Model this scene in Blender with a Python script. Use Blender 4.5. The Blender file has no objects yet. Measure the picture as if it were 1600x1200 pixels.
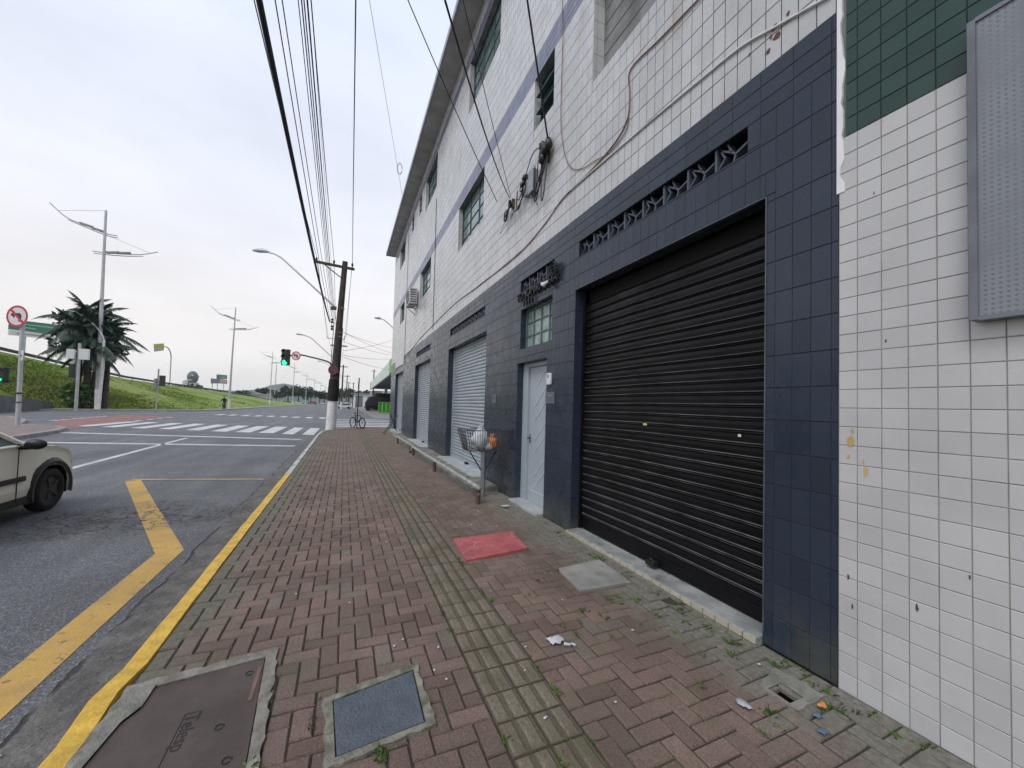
import bpy, bmesh, math, random
from mathutils import Vector, Matrix, noise
R = math.radians
sc = bpy.context.scene
col = sc.collection
rng = random.Random(7)

# ---------------------------------------------------------------- camera
cam_d = bpy.data.cameras.new('camera'); cam = bpy.data.objects.new('camera', cam_d); col.objects.link(cam)
cam_d.sensor_fit = 'HORIZONTAL'; cam_d.sensor_width = 36; cam_d.lens = 13.5
cam_d.shift_y = 17.5 / 1600; cam_d.clip_start = 0.03; cam_d.clip_end = 6000
# world axes of the camera, solved from the street's vanishing point and the verticals
rot = Matrix(((0.916024, -0.038642, -0.399257), (-0.400116, -0.017562, -0.916296), (0.028396, 0.999099, -0.031549)))
cam.matrix_world = Matrix.Translation((0, 0, 1.58)) @ rot.to_4x4()
sc.camera = cam

# ---------------------------------------------------------------- sky and sun
SUN_EL, SUN_AZ = 52, 235        # azimuth clockwise from +Y, where the light comes from
w = bpy.data.worlds.new('World'); sc.world = w; w.use_nodes = True
nt = w.node_tree; nt.nodes.clear()
out = nt.nodes.new('ShaderNodeOutputWorld'); bg = nt.nodes.new('ShaderNodeBackground'); bg.inputs[1].default_value = 0.1
sky = nt.nodes.new('ShaderNodeTexSky'); sky.sky_type = 'NISHITA'; sky.sun_disc = False
sky.sun_elevation = R(SUN_EL); sky.sun_rotation = R(SUN_AZ)
tc = nt.nodes.new('ShaderNodeTexCoord'); sep = nt.nodes.new('ShaderNodeSeparateXYZ'); nt.links.new(tc.outputs['Generated'], sep.inputs[0])
ramp = nt.nodes.new('ShaderNodeValToRGB'); cr = ramp.color_ramp
cr.elements[0].position = 0.0; cr.elements[0].color = (0.84, 0.82, 0.80, 1)
cr.elements[1].position = 0.75; cr.elements[1].color = (0.70, 0.77, 0.93, 1)
e = cr.elements.new(0.13); e.color = (0.88, 0.84, 0.815, 1)
e = cr.elements.new(0.42); e.color = (0.80, 0.83, 0.92, 1)
nt.links.new(sep.outputs[2], ramp.inputs[0])
mp = nt.nodes.new('ShaderNodeMapping'); mp.inputs['Scale'].default_value = (1.6, 1.6, 4.5); nt.links.new(tc.outputs['Generated'], mp.inputs[0])
nz = nt.nodes.new('ShaderNodeTexNoise'); nz.inputs['Scale'].default_value = 1.5; nz.inputs['Detail'].default_value = 5; nz.inputs['Roughness'].default_value = 0.5
nt.links.new(mp.outputs[0], nz.inputs[0])
mr = nt.nodes.new('ShaderNodeMapRange'); mr.inputs[1].default_value = 0.3; mr.inputs[2].default_value = 0.7; mr.inputs[3].default_value = 8.1; mr.inputs[4].default_value = 9.8
nt.links.new(nz.outputs[0], mr.inputs[0])
vm = nt.nodes.new('ShaderNodeVectorMath'); vm.operation = 'SCALE'; nt.links.new(ramp.outputs[0], vm.inputs[0]); nt.links.new(mr.outputs[0], vm.inputs['Scale'])
mx = nt.nodes.new('ShaderNodeMix'); mx.data_type = 'RGBA'; mx.inputs[0].default_value = 0.93
nt.links.new(sky.outputs[0], mx.inputs[6]); nt.links.new(vm.outputs[0], mx.inputs[7]); nt.links.new(mx.outputs[2], bg.inputs[0]); nt.links.new(bg.outputs[0], out.inputs[0])
sd = bpy.data.lights.new('sun', 'SUN'); sd.energy = 1.2; sd.angle = R(25); sd.color = (1.0, 0.97, 0.92)
sun = bpy.data.objects.new('sun', sd); col.objects.link(sun)
sun.rotation_euler = (R(90 - SUN_EL), 0, R(180 - SUN_AZ) + math.pi * 0)
_d = Vector((math.sin(R(SUN_AZ)) * math.cos(R(SUN_EL)), math.cos(R(SUN_AZ)) * math.cos(R(SUN_EL)), math.sin(R(SUN_EL))))
sun.rotation_euler = _d.to_track_quat('Z', 'Y').to_euler()
sc.view_settings.view_transform = 'Standard'; sc.view_settings.look = 'None'; sc.view_settings.exposure = 0.38; sc.view_settings.gamma = 1
sc.render.engine = 'CYCLES'

# ---------------------------------------------------------------- helpers
class MB:
    def __init__(s): s.v = []; s.f = []; s.m = []; s.mi = 0; s.sm = []; s.smooth = False
    def add(s, vs, fs):
        b = len(s.v); s.v += [tuple(x) for x in vs]; s.f += [tuple(b + i for i in f) for f in fs]
        s.m += [s.mi] * len(fs); s.sm += [s.smooth] * len(fs); return s
    def split(s, o, me, name, parent):       # loose pieces become parts of their own
        bm = bmesh.new(); bm.from_mesh(me); seen = set(); groups = []
        for v in bm.verts:
            if v.index in seen: continue
            st = [v]; g = set()
            while st:
                q = st.pop()
                if q.index in g: continue
                g.add(q.index); st += [e_.other_vert(q) for e_ in q.link_edges]
            seen |= g; groups.append(g)
        bm.free(); mats = list(me.materials)
        res = o
        for k, g in enumerate(groups):
            idx = {v: i for i, v in enumerate(sorted(g))}
            P = [p for p in me.polygons if p.vertices[0] in g]
            m2 = bpy.data.meshes.new(name); m2.from_pydata([me.vertices[v].co[:] for v in sorted(g)], [], [[idx[v] for v in p.vertices] for p in P])
            for m_ in mats: m2.materials.append(m_)
            m2.polygons.foreach_set('use_smooth', [p.use_smooth for p in P]); m2.polygons.foreach_set('material_index', [p.material_index for p in P])
            if k == 0: first = m2; continue
            c = bpy.data.objects.new(name, m2); col.objects.link(c); c.parent = parent
        o.data = first
        return res
    def quad(s, a, b, c, d): return s.add([a, b, c, d], [(0, 1, 2, 3)])
    def box(s, x0, x1, y0, y1, z0, z1):
        v = [(x0, y0, z0), (x1, y0, z0), (x1, y1, z0), (x0, y1, z0), (x0, y0, z1), (x1, y0, z1), (x1, y1, z1), (x0, y1, z1)]
        return s.add(v, [(3, 2, 1, 0), (4, 5, 6, 7), (0, 1, 5, 4), (1, 2, 6, 5), (2, 3, 7, 6), (3, 0, 4, 7)])
    def obox(s, c, ax, ay, az):       # centre and three half-axis vectors
        c, ax, ay, az = map(Vector, (c, ax, ay, az))
        v = [c + ax * i + ay * j + az * k for k in (-1, 1) for i, j in ((-1, -1), (1, -1), (1, 1), (-1, 1))]
        return s.add(v, [(3, 2, 1, 0), (4, 5, 6, 7), (0, 1, 5, 4), (1, 2, 6, 5), (2, 3, 7, 6), (3, 0, 4, 7)])
    def cbox(s, x0, x1, y0, y1, z0, z1, b=.01):     # chamfered top box
        v = [(x0, y0, z0), (x1, y0, z0), (x1, y1, z0), (x0, y1, z0), (x0, y0, z1 - b), (x1, y0, z1 - b), (x1, y1, z1 - b), (x0, y1, z1 - b),
             (x0 + b, y0 + b, z1), (x1 - b, y0 + b, z1), (x1 - b, y1 - b, z1), (x0 + b, y1 - b, z1)]
        return s.add(v, [(3, 2, 1, 0), (0, 1, 5, 4), (1, 2, 6, 5), (2, 3, 7, 6), (3, 0, 4, 7), (4, 5, 9, 8), (5, 6, 10, 9), (6, 7, 11, 10), (7, 4, 8, 11), (8, 9, 10, 11)])
    def tube(s, pts, r, n=8, cap=True):
        pts = [Vector(p) for p in pts]; k = len(pts)
        rs = r if isinstance(r, (list, tuple)) else [r] * k
        t0 = (pts[1] - pts[0]).normalized(); up = Vector((0, 0, 1)) if abs(t0.z) < .9 else Vector((1, 0, 0))
        nrm = t0.cross(up).normalized(); V = []; sm = s.smooth; s.smooth = n > 5
        for i, p in enumerate(pts):
            t = (pts[min(i + 1, k - 1)] - pts[max(i - 1, 0)]).normalized()
            nrm = (nrm - t * nrm.dot(t)).normalized(); b = t.cross(nrm)
            V += [p + (nrm * math.cos(a) + b * math.sin(a)) * rs[i] for a in [2 * math.pi * j / n for j in range(n)]]
        F = [(i * n + j, i * n + (j + 1) % n, (i + 1) * n + (j + 1) % n, (i + 1) * n + j) for i in range(k - 1) for j in range(n)]
        s.add(V, F)
        s.smooth = False
        if cap: s.add(V[:n], [tuple(range(n - 1, -1, -1))]); s.add(V[-n:], [tuple(range(n))])
        s.smooth = sm; return s
    def prism(s, pts, axis, a, b):    # outline extruded along axis from a to b
        def P(p, q): return (q, p[0], p[1]) if axis == 0 else ((p[0], q, p[1]) if axis == 1 else (p[0], p[1], q))
        n = len(pts); s.add([P(p, a) for p in pts] + [P(p, b) for p in pts], [tuple(range(n))] + [tuple(range(2 * n - 1, n - 1, -1))] +
              [(i, (i + 1) % n, n + (i + 1) % n, n + i) for i in range(n)]); return s
    def ball(s, c, r, sx=1, sy=1, sz=1, nu=10, nv=7, jit=0):
        c = Vector(c); V = []; sm = s.smooth; s.smooth = True
        for i in range(nv + 1):
            for j in range(nu):
                a = math.pi * i / nv; b = 2 * math.pi * j / nu; rr = r * (1 + (rng.random() - .5) * jit)
                V.append(c + Vector((math.sin(a) * math.cos(b) * sx, math.sin(a) * math.sin(b) * sy, math.cos(a) * sz)) * rr)
        s.add(V, [(i * nu + j, (i + 1) * nu + j, (i + 1) * nu + (j + 1) % nu, i * nu + (j + 1) % nu) for i in range(nv) for j in range(nu)])
        s.smooth = sm; return s
    def build(s, name, mats, parent=None, bevel=0, kind=None, label=None):
        me = bpy.data.meshes.new(name); off = Vector((0, 0, 0)); p = parent
        while p is not None: off += p.location; p = p.parent
        me.from_pydata([tuple(Vector(v) - off) for v in s.v], [], s.f)
        for m_ in (mats if isinstance(mats, (list, tuple)) else [mats]): me.materials.append(m_)
        me.polygons.foreach_set('material_index', s.m); me.polygons.foreach_set('use_smooth', s.sm)
        me.update()
        o = bpy.data.objects.new(name, me); col.objects.link(o); o.parent = parent
        bm = bmesh.new(); bm.from_mesh(me); bmesh.ops.recalc_face_normals(bm, faces=bm.faces) if name not in NO_RECALC else None
        bm.to_mesh(me); bm.free()
        if name in SPLIT and parent is not None: return s.split(o, me, name, parent)
        if bevel:
            b = o.modifiers.new('bevel', 'BEVEL'); b.width = bevel; b.segments = 2; b.limit_method = 'ANGLE'; b.angle_limit = R(40)
        if kind: o['kind'] = kind
        if label: o['label'] = label
        return o
NO_RECALC = {'road_surface'}
SPLIT = {'guide_rail', 'tile_chip', 'wall_joint', 'wheel_arch_trim', 'riser_cable', 'door_seam', 'side_glass', 'brace', 'dirt_mark', 'paint_splash', 'lifting_eye', 'cabinet', 'steel_band', 'post_band', 'cable_clamp', 'lamp_heads', 'crossarm_brace', 'green_corner', 'corner_trim', 'side_glass', 'insulators', 'hanging_loop'}

def tag(o, label, cat, group=None):
    o['label'] = label; o['category'] = cat
    if group: o['group'] = group
    return o
def empty(name, loc, label, cat, group=None):
    o = bpy.data.objects.new(name, None); o.location = loc; o.empty_display_size = .1; col.objects.link(o)
    return tag(o, label, cat, group)
def copy_tree(o, parent=None):
    c = o.copy(); col.objects.link(c); c.parent = parent
    for ch in list(o.children): copy_tree(ch, c)
    return c
def placed(root, loc, rz=0, s=1):
    root.location = loc; root.rotation_euler = (0, 0, rz); root.scale = (s, s, s); return root
def text(name, body, size, ext, m_, parent, mat_world, align='LEFT'):
    cu = bpy.data.curves.new(name, 'FONT'); cu.body = body; cu.size = size; cu.extrude = ext; cu.align_x = align
    t = bpy.data.objects.new(name, cu); col.objects.link(t)
    dg = bpy.context.evaluated_depsgraph_get(); dg.update()
    me = bpy.data.meshes.new_from_object(t.evaluated_get(dg)); bpy.data.objects.remove(t)
    me.transform(mat_world)
    off = Vector((0, 0, 0)); p = parent
    while p is not None: off += p.location; p = p.parent
    me.transform(Matrix.Translation(-off)); me.materials.clear(); me.materials.append(m_)
    o = bpy.data.objects.new(name, me); col.objects.link(o); o.parent = parent; return o

# ---------------------------------------------------------------- material builder
class NT:
    def __init__(s, name, rough=.6, metal=0, spec=.5):
        s.mat = bpy.data.materials.new(name); s.mat.use_nodes = True; s.t = s.mat.node_tree
        s.b = s.t.nodes['Principled BSDF']; s.b.inputs['Roughness'].default_value = rough; s.b.inputs['Metallic'].default_value = metal
        s.b.inputs['Specular IOR Level'].default_value = spec
        s.pos = s.t.nodes.new('ShaderNodeNewGeometry').outputs['Position']
    def n(s, k, **kw):
        x = s.t.nodes.new(k)
        for a, v in kw.items(): setattr(x, a, v)
        return x
    def set(s, inp, v):
        if hasattr(v, 'is_output') or isinstance(v, bpy.types.NodeSocket): s.t.links.new(v, inp)
        else: inp.default_value = v
    def m(s, op, a, b=0., c=0.):
        x = s.n('ShaderNodeMath', operation=op)
        for i, v in enumerate((a, b, c)): s.set(x.inputs[i], v)
        return x.outputs[0]
    def noise(s, scale, detail=4, rough=.55, vec=None, sc3=None):
        x = s.n('ShaderNodeTexNoise'); x.inputs['Scale'].default_value = scale; x.inputs['Detail'].default_value = detail; x.inputs['Roughness'].default_value = rough
        v = vec if vec is not None else s.pos
        if sc3:
            mpn = s.n('ShaderNodeMapping'); mpn.inputs['Scale'].default_value = sc3; s.t.links.new(v, mpn.inputs[0]); v = mpn.outputs[0]
        s.t.links.new(v, x.inputs['Vector']); return x.outputs[0]
    def ss(s, v, a, b, lo=0., hi=1.):
        x = s.n('ShaderNodeMapRange'); x.interpolation_type = 'SMOOTHSTEP'
        for i, q in enumerate((v, a, b, lo, hi)): s.set(x.inputs[i], q)
        return x.outputs[0]
    def mix(s, f, a, b):
        x = s.n('ShaderNodeMix', data_type='RGBA'); s.set(x.inputs[0], f)
        for i, v in ((6, a), (7, b)):
            s.set(x.inputs[i], (*v, 1) if isinstance(v, tuple) and len(v) == 3 else v)
        return x.outputs[2]
    def scale(s, c, f):
        x = s.n('ShaderNodeVectorMath', operation='SCALE'); s.set(x.inputs[0], c); s.set(x.inputs['Scale'], f); return x.outputs[0]
    def xyz(s):
        x = s.n('ShaderNodeSeparateXYZ'); s.t.links.new(s.pos, x.inputs[0]); return x.outputs
    def comb(s, x_, y_, z_):
        x = s.n('ShaderNodeCombineXYZ'); s.set(x.inputs[0], x_); s.set(x.inputs[1], y_); s.set(x.inputs[2], z_); return x.outputs[0]
    def bump(s, h, dist=1.0, strength=1.0):
        x = s.n('ShaderNodeBump'); x.inputs['Strength'].default_value = strength; x.inputs['Distance'].default_value = dist
        s.t.links.new(h, x.inputs['Height']); s.t.links.new(x.outputs[0], s.b.inputs['Normal'])
    def out(s, c): s.set(s.b.inputs['Base Color'], (*c, 1) if isinstance(c, tuple) else c); return s.mat

def M(name, c, rough=.6, metal=0, var=.15, sc_=6, dirt=None, bump=0, bs=60, obj=False, emit=0, spec=.5):
    s = NT(name, rough, metal, spec)
    if obj: s.pos = s.n('ShaderNodeTexCoord').outputs['Object']
    f = s.ss(s.noise(sc_), .3, .7, 1 - var, 1 + var)
    cc = s.scale((*c,), f)
    if dirt: cc = s.mix(s.ss(s.noise(sc_ * .6, 6, .7), dirt[1], dirt[1] + .18), cc, dirt[0])
    if bump: s.bump(s.noise(bs, 3), bump)
    if emit: s.b.inputs['Emission Color'].default_value = (*c, 1); s.b.inputs['Emission Strength'].default_value = emit
    return s.out(cc)

def tile_mat(name, c, joint, w, h, oy=0., oz=0., jw=.004, rough=.3, tilt=.0035, depth=.002, vj=1.0, stain=None, base_dirt=True, var=.05):
    s = NT(name, rough); X, Y, Z = s.xyz()
    u = s.m('DIVIDE', s.m('SUBTRACT', s.m('ADD', X, Y), oy), w); v = s.m('DIVIDE', s.m('SUBTRACT', Z, oz), h)
    fu = s.m('FRACT', u); fv = s.m('FRACT', v)
    du = s.m('MULTIPLY', s.m('MINIMUM', fu, s.m('SUBTRACT', 1., fu)), w); dv = s.m('MULTIPLY', s.m('MINIMUM', fv, s.m('SUBTRACT', 1., fv)), h)
    wob = s.m('MULTIPLY', s.m('SUBTRACT', s.noise(9, 3), .5), .0035)
    ju = s.ss(s.m('ADD', du, wob), jw * .3, jw, 1., 0.); jv = s.ss(s.m('ADD', dv, wob), jw * .3, jw, 1., 0.)
    if vj < 1: ju = s.m('MULTIPLY', ju, s.ss(s.noise(2.2, 4), .42, .62, vj * .3, vj))
    j = s.m('MAXIMUM', ju, jv)
    wn = s.n('ShaderNodeTexWhiteNoise', noise_dimensions='2D'); s.t.links.new(s.comb(s.m('FLOOR', u), s.m('FLOOR', v), 0.), wn.inputs['Vector'])
    sp = s.n('ShaderNodeSeparateColor'); s.t.links.new(wn.outputs['Color'], sp.inputs[0])
    base = s.scale((*c,), s.m('MULTIPLY', s.ss(sp.outputs[0], 0., 1., 1 - var, 1 + var), s.ss(s.noise(1.3, 5, .6), .25, .75, .92, 1.06)))
    if stain: base = s.mix(s.m('MULTIPLY', s.ss(s.noise(2.4, 6, .65, sc3=(1, 1, .25)), stain[1], stain[1] + .2), .5), base, stain[0])
    if base_dirt:
        g = s.m('MULTIPLY', s.ss(Z, .45, .0), s.ss(s.noise(3, 5, .7), .3, .7)); base = s.mix(s.m('MULTIPLY', g, .55), base, (.10, .105, .07))
    base = s.mix(s.m('MULTIPLY', j, .9), base, joint)
    hh = s.m('MULTIPLY', s.m('SUBTRACT', 1., j), depth)
    hh = s.m('ADD', hh, s.m('MULTIPLY', s.m('SUBTRACT', sp.outputs[1], .5), s.m('MULTIPLY', fu, tilt)))
    hh = s.m('ADD', hh, s.m('MULTIPLY', s.m('SUBTRACT', sp.outputs[2], .5), s.m('MULTIPLY', fv, tilt)))
    hh = s.m('ADD', hh, s.m('MULTIPLY', s.noise(9, 2), .0012))
    s.bump(hh, 1.0, .8)
    s.set(s.b.inputs['Roughness'], s.ss(s.noise(5, 4), .3, .7, rough - .06, rough + .12))
    return s.out(base)

# ---------------------------------------------------------------- materials
DARK = (.026, .036, .056); WHITE = (.52, .525, .53)
m_dark_v = tile_mat('dark_tile_upright', DARK, (.012, .014, .022), .112, .2215, oy=.02, oz=-.015, jw=.0035, rough=.24, vj=.8, tilt=.0, depth=.001)
m_dark_h = tile_mat('dark_tile_flat', DARK, (.010, .012, .020), .224, .1135, oy=.02, oz=3.75, jw=.0035, rough=.24, depth=.003, tilt=.0025)
m_white = tile_mat('white_tile_upright', WHITE, (.10, .10, .095), .11, .2215, oy=.02, oz=4.09 - .0, jw=.0042, rough=.28, stain=((.42, .38, .32), .52), base_dirt=False)
m_band = tile_mat('blue_band_tile', (.15, .16, .24), (.09, .10, .15), .22, .11, oy=.02, oz=7.04, jw=.003, rough=.3, base_dirt=False)
m_nwhite = tile_mat('neighbour_white_tile', (.47, .47, .485), (.17, .165, .155), .109, .1075, oy=.03, oz=.03, jw=.0035, rough=.35, stain=((.44, .43, .40), .6), vj=.95, var=.03, base_dirt=False)
m_ngreen = tile_mat('neighbour_green_tile', (.018, .055, .042), (.010, .022, .018), .109, .1075, oy=.03, oz=.03, jw=.0035, rough=.35, vj=.7, var=.12, base_dirt=False)
def ftile(name, c, rough, var, stain=None, low=False, spec=.5):
    s = NT(name, rough, 0, spec); X, Y, Z = s.xyz(); r = s.n('ShaderNodeAttribute', attribute_name='rnd').outputs['Fac']
    c2 = s.scale((*c,), s.m('MULTIPLY', s.ss(r, 0., 1., 1 - var, 1 + var), s.ss(s.noise(1.3, 5, .6), .25, .75, .90, 1.07)))
    if stain: c2 = s.mix(s.m('MULTIPLY', s.ss(s.noise(2.2, 6, .7, sc3=(1, 1, .3)), stain[1], stain[1] + .2), .55), c2, stain[0])
    if low:
        g = s.m('MULTIPLY', s.ss(Z, .5, .0), s.ss(s.noise(2.2, 5, .7), .35, .65)); c2 = s.mix(s.m('MULTIPLY', g, .6), c2, (.10, .105, .075))
    s.set(s.b.inputs['Roughness'], s.ss(s.noise(4, 4), .3, .7, rough - .05, rough + .1))
    s.bump(s.noise(7, 2), .0016, .4); return s.out(c2)
f_dark = ftile('dark_blue_painted_tile', DARK, .25, .12, low=True, spec=.36)
f_white = ftile('white_glazed_tile', WHITE, .24, .05, ((.36, .325, .27), .5))
f_band = ftile('lilac_blue_tile', (.16, .17, .25), .3, .06)
f_nwhite = ftile('neighbour_white_glaze', (.50, .50, .505), .3, .045, ((.36, .35, .32), .58))
f_ngreen = ftile('neighbour_green_glaze', (.016, .048, .037), .3, .16)
g_dark = M('painted_grout', (.010, .012, .020), .7); g_white = M('grey_grout', (.065, .064, .06), .9, var=.3); g_band = M('band_grout', (.07, .075, .11), .9); g_nw = M('beige_grout', (.25, .235, .205), .9, var=.2); g_ng = M('green_grout', (.008, .02, .016), .8)
def tile_field(name, X, y0, y1, rows, holes, parent, mats, seed=1):
    # rows: (z0, z1, tile width, gap in y, gap in z, material index, stagger)
    rr = random.Random(seed); V = []; F = []; MI = []; RN = []
    def put(a, b, c, d, gy, gz, mi, q):
        a += gy / 2; b -= gy / 2; c += gz / 2; d -= gz / 2
        if b - a < .006 or d - c < .006: return
        bv = .0022; n0 = len(V); ty = (rr.random() - .5) * .010; tz = (rr.random() - .5) * .010; cy, cz = (a + b) / 2, (c + d) / 2
        for (y, z, x) in ((a, c, 0), (b, c, 0), (b, d, 0), (a, d, 0), (a + bv, c + bv, 1), (b - bv, c + bv, 1), (b - bv, d - bv, 1), (a + bv, d - bv, 1)):
            V.append((X + (.003 if not x else -.0 + (y - cy) * ty + (z - cz) * tz), y, z))
        F.extend([(n0 + 4, n0 + 7, n0 + 6, n0 + 5), (n0, n0 + 4, n0 + 5, n0 + 1), (n0 + 1, n0 + 5, n0 + 6, n0 + 2), (n0 + 2, n0 + 6, n0 + 7, n0 + 3), (n0 + 3, n0 + 7, n0 + 4, n0)])
        MI.extend([mi] * 5); RN.extend([q] * 5)
    for (z0, z1, w_, gy, gz, mi, off) in rows:
        k = math.floor((y0 - off) / w_); y = off + k * w_
        while y < y1:
            a, b = max(y, y0), min(y + w_, y1); q = rr.random(); gyy = gy * (.3 + 1.2 * rr.random()) if gy < .002 else gy
            H = [h for h in holes if h[0] < b - 1e-6 and h[1] > a + 1e-6 and h[2] < z1 - 1e-6 and h[3] > z0 + 1e-6]
            if not H: put(a, b, z0, z1, gyy, gz, mi, q)
            else:
                ys = sorted({a, b} | {v for h in H for v in h[:2] if a < v < b}); zs = sorted({z0, z1} | {v for h in H for v in h[2:] if z0 < v < z1})
                for i in range(len(ys) - 1):
                    for j in range(len(zs) - 1):
                        cy, cz = (ys[i] + ys[i + 1]) / 2, (zs[j] + zs[j + 1]) / 2
                        if not any(h[0] < cy < h[1] and h[2] < cz < h[3] for h in H): put(ys[i], ys[i + 1], zs[j], zs[j + 1], gyy, gz, mi, q)
            y += w_
    me = bpy.data.meshes.new(name); off = parent.location
    me.from_pydata([(v[0] - off.x, v[1] - off.y, v[2] - off.z) for v in V], [], F)
    for m_ in mats: me.materials.append(m_)
    me.polygons.foreach_set('material_index', MI); at = me.attributes.new('rnd', 'FLOAT', 'FACE'); at.data.foreach_set('value', RN)
    o = bpy.data.objects.new(name, me); col.objects.link(o); o.parent = parent; return o
m_plaster = M('grey_block_plaster', (.20, .205, .20), .85, var=.35, sc_=2.5, bump=.01, bs=14)
m_whitepl = M('white_plaster', (.72, .72, .72), .8, var=.06, bump=.01, bs=40)
m_eave = M('eave_boards', (.42, .415, .40), .7, var=.2, sc_=2)
m_blackshut = None
def shutter_mat(name, c, rough, dust, metal=0., spec=.5):
    s = NT(name, rough, metal, spec); X, Y, Z = s.xyz()
    d = s.ss(s.noise(1.6, 6, .7, sc3=(1, 1, 2.2)), .45, .75); st = s.ss(s.noise(5, 6, .75, sc3=(1, .25, 6)), .5, .8)
    cc = s.mix(s.m('MULTIPLY', d, .5), (*c,), dust); cc = s.mix(s.m('MULTIPLY', st, .35), cc, dust)
    s.set(s.b.inputs['Roughness'], s.ss(s.noise(3, 5), .3, .7, rough - .08, rough + .18))
    s.bump(s.noise(6, 4, sc3=(1, .4, 3)), .004, .6)
    return s.out(cc)
m_shutblk = shutter_mat('black_shutter_paint', (.0045, .0045, .0055), .38, (.014, .014, .016), spec=.22)
m_shutlip = M('shutter_lip_highlight', (.11, .11, .112), .5, var=.55, sc_=4)  # lighter colour paints the sky highlights on the upward lips of the slats
m_shutgry = shutter_mat('galvanised_shutter', (.34, .385, .42), .42, (.25, .28, .30), .25)
m_door = M('pale_grey_door_paint', (.35, .40, .44), .45, var=.05, sc_=2)
m_frame = M('dark_teal_window_frame', (.035, .075, .075), .5, var=.2)
m_glass = M('window_glass', (.13, .19, .195), .12, var=.3, sc_=1.5, spec=.8)
m_glassg = M('fluted_green_glass', (.22, .30, .27), .2, var=.35, sc_=7)
m_conc = M('concrete', (.25, .243, .225), .85, var=.25, sc_=3, dirt=((.16, .155, .13), .55), bump=.006, bs=70)
m_concd = M('dirty_concrete', (.20, .195, .17), .9, var=.3, sc_=4, dirt=((.07, .08, .045), .52), bump=.01, bs=50)
m_sill = M('pale_concrete_sill', (.36, .38, .38), .8, var=.15, sc_=4, dirt=((.20, .20, .19), .6), bump=.004, bs=90)
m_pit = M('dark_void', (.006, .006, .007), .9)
m_metal = M('grey_metal', (.30, .31, .32), .45, .6, var=.15)
m_galv = M('galvanised_pole', (.42, .43, .44), .5, .3, var=.1, sc_=2)
m_wpole = M('white_pole_paint', (.62, .61, .60), .6, var=.1, sc_=2, dirt=((.35, .32, .29), .6))
m_black = M('black_plastic', (.012, .012, .013), .45, var=.2)
m_cable = M('black_cable_sheath', (.010, .011, .016), .6)
m_orange = M('brown_cable_sheath', (.20, .11, .07), .7, var=.3, sc_=3)
m_wood = M('weathered_pole_timber', (.055, .043, .038), .85, var=.35, sc_=3, bump=.01, bs=30)
m_rust = M('rusty_steel', (.085, .055, .040), .8, var=.4, sc_=12, bump=.004)
m_white = m_white
m_wpaint = M('white_paint', (.66, .66, .65), .6, var=.1, dirt=((.36, .35, .33), .55), sc_=5)
m_yellow = None
def crack_mask(s):
    X, Y, Z = s.xyz()
    ex = s.m('DIVIDE', s.m('ADD', X, 2.75), 1.5); ey = s.m('DIVIDE', s.m('SUBTRACT', Y, 7.1), 1.05)
    dd = s.m('SQRT', s.m('ADD', s.m('MULTIPLY', ex, ex), s.m('MULTIPLY', ey, ey)))
    dd = s.m('ADD', dd, s.m('MULTIPLY', s.m('SUBTRACT', s.noise(1.8, 4), .5), 1.2)); msk = s.ss(dd, 1.15, .4)
    vo = s.n('ShaderNodeTexVoronoi', feature='DISTANCE_TO_EDGE'); vo.inputs['Scale'].default_value = 7
    mpn = s.n('ShaderNodeMapping'); mpn.inputs['Scale'].default_value = (.9, 1.6, 1)
    nzc = s.n('ShaderNodeTexNoise'); nzc.inputs['Scale'].default_value = 5; s.t.links.new(s.pos, nzc.inputs['Vector'])
    ad = s.n('ShaderNodeVectorMath', operation='ADD'); s.t.links.new(s.pos, ad.inputs[0]); s.t.links.new(s.scale(nzc.outputs[1], .22), ad.inputs[1])
    s.t.links.new(ad.outputs[0], mpn.inputs[0]); s.t.links.new(mpn.outputs[0], vo.inputs['Vector'])
    br = s.m('MULTIPLY', s.ss(s.noise(3.2, 5, .7), .53, .6), s.ss(dd, .75, .35))      # broken away bits
    return s.m('MAXIMUM', s.m('MULTIPLY', s.ss(vo.outputs[0], .085, .02), msk), s.m('MULTIPLY', br, .8)), msk
def road_paint(name, c, under, t0, sc_=9):
    s = NT(name, .75)
    wv = s.ss(s.noise(sc_, 8, .75), t0, t0 + .10); fl = s.ss(s.noise(1.2, 4), .3, .7, .86, 1.08)
    sp = s.ss(s.noise(160, 2), .35, .7, .82, 1.06)
    s.bump(s.noise(180, 2), .003)
    pc = s.mix(wv, s.scale((*c,), s.m('MULTIPLY', fl, sp)), under); pc = s.mix(s.m('MULTIPLY', s.ss(s.noise(1.7, 5, .7), .45, .7), .35), pc, s.scale(under, 1.6))
    return s.out(s.mix(crack_mask(s)[0], pc, (.05, .048, .045)))
m_yroad = road_paint('yellow_road_paint', (.55, .34, .085), (.075, .075, .078), .575)
m_wroad = road_paint('white_road_paint', (.60, .60, .59), (.12, .12, .12), .58)
m_ykerb = M('yellow_kerb_paint', (.60, .37, .04), .6, var=.2, sc_=9, dirt=((.26, .17, .06), .60), bump=.008, bs=45)
m_wkerb = M('worn_white_kerb_paint', (.45, .45, .43), .8, var=.15, sc_=3, dirt=((.17, .17, .15), .5), bump=.005)
def red_mat():
    s = NT('red_painted_slab', .75); vo = s.n('ShaderNodeTexVoronoi', feature='DISTANCE_TO_EDGE'); vo.inputs['Scale'].default_value = 2.6; s.t.links.new(s.pos, vo.inputs['Vector'])
    c = s.scale((.40, .095, .10), s.ss(s.noise(5, 5, .7), .3, .7, .75, 1.2)); c = s.mix(s.m('MULTIPLY', s.ss(vo.outputs[0], .012, .004), .6), c, (.42, .26, .24))
    c = s.mix(s.m('MULTIPLY', s.ss(s.noise(9, 7, .8), .56, .68), .55), c, (.20, .15, .125)); s.bump(s.noise(30, 5, .7), .006); return s.out(c)
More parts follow.
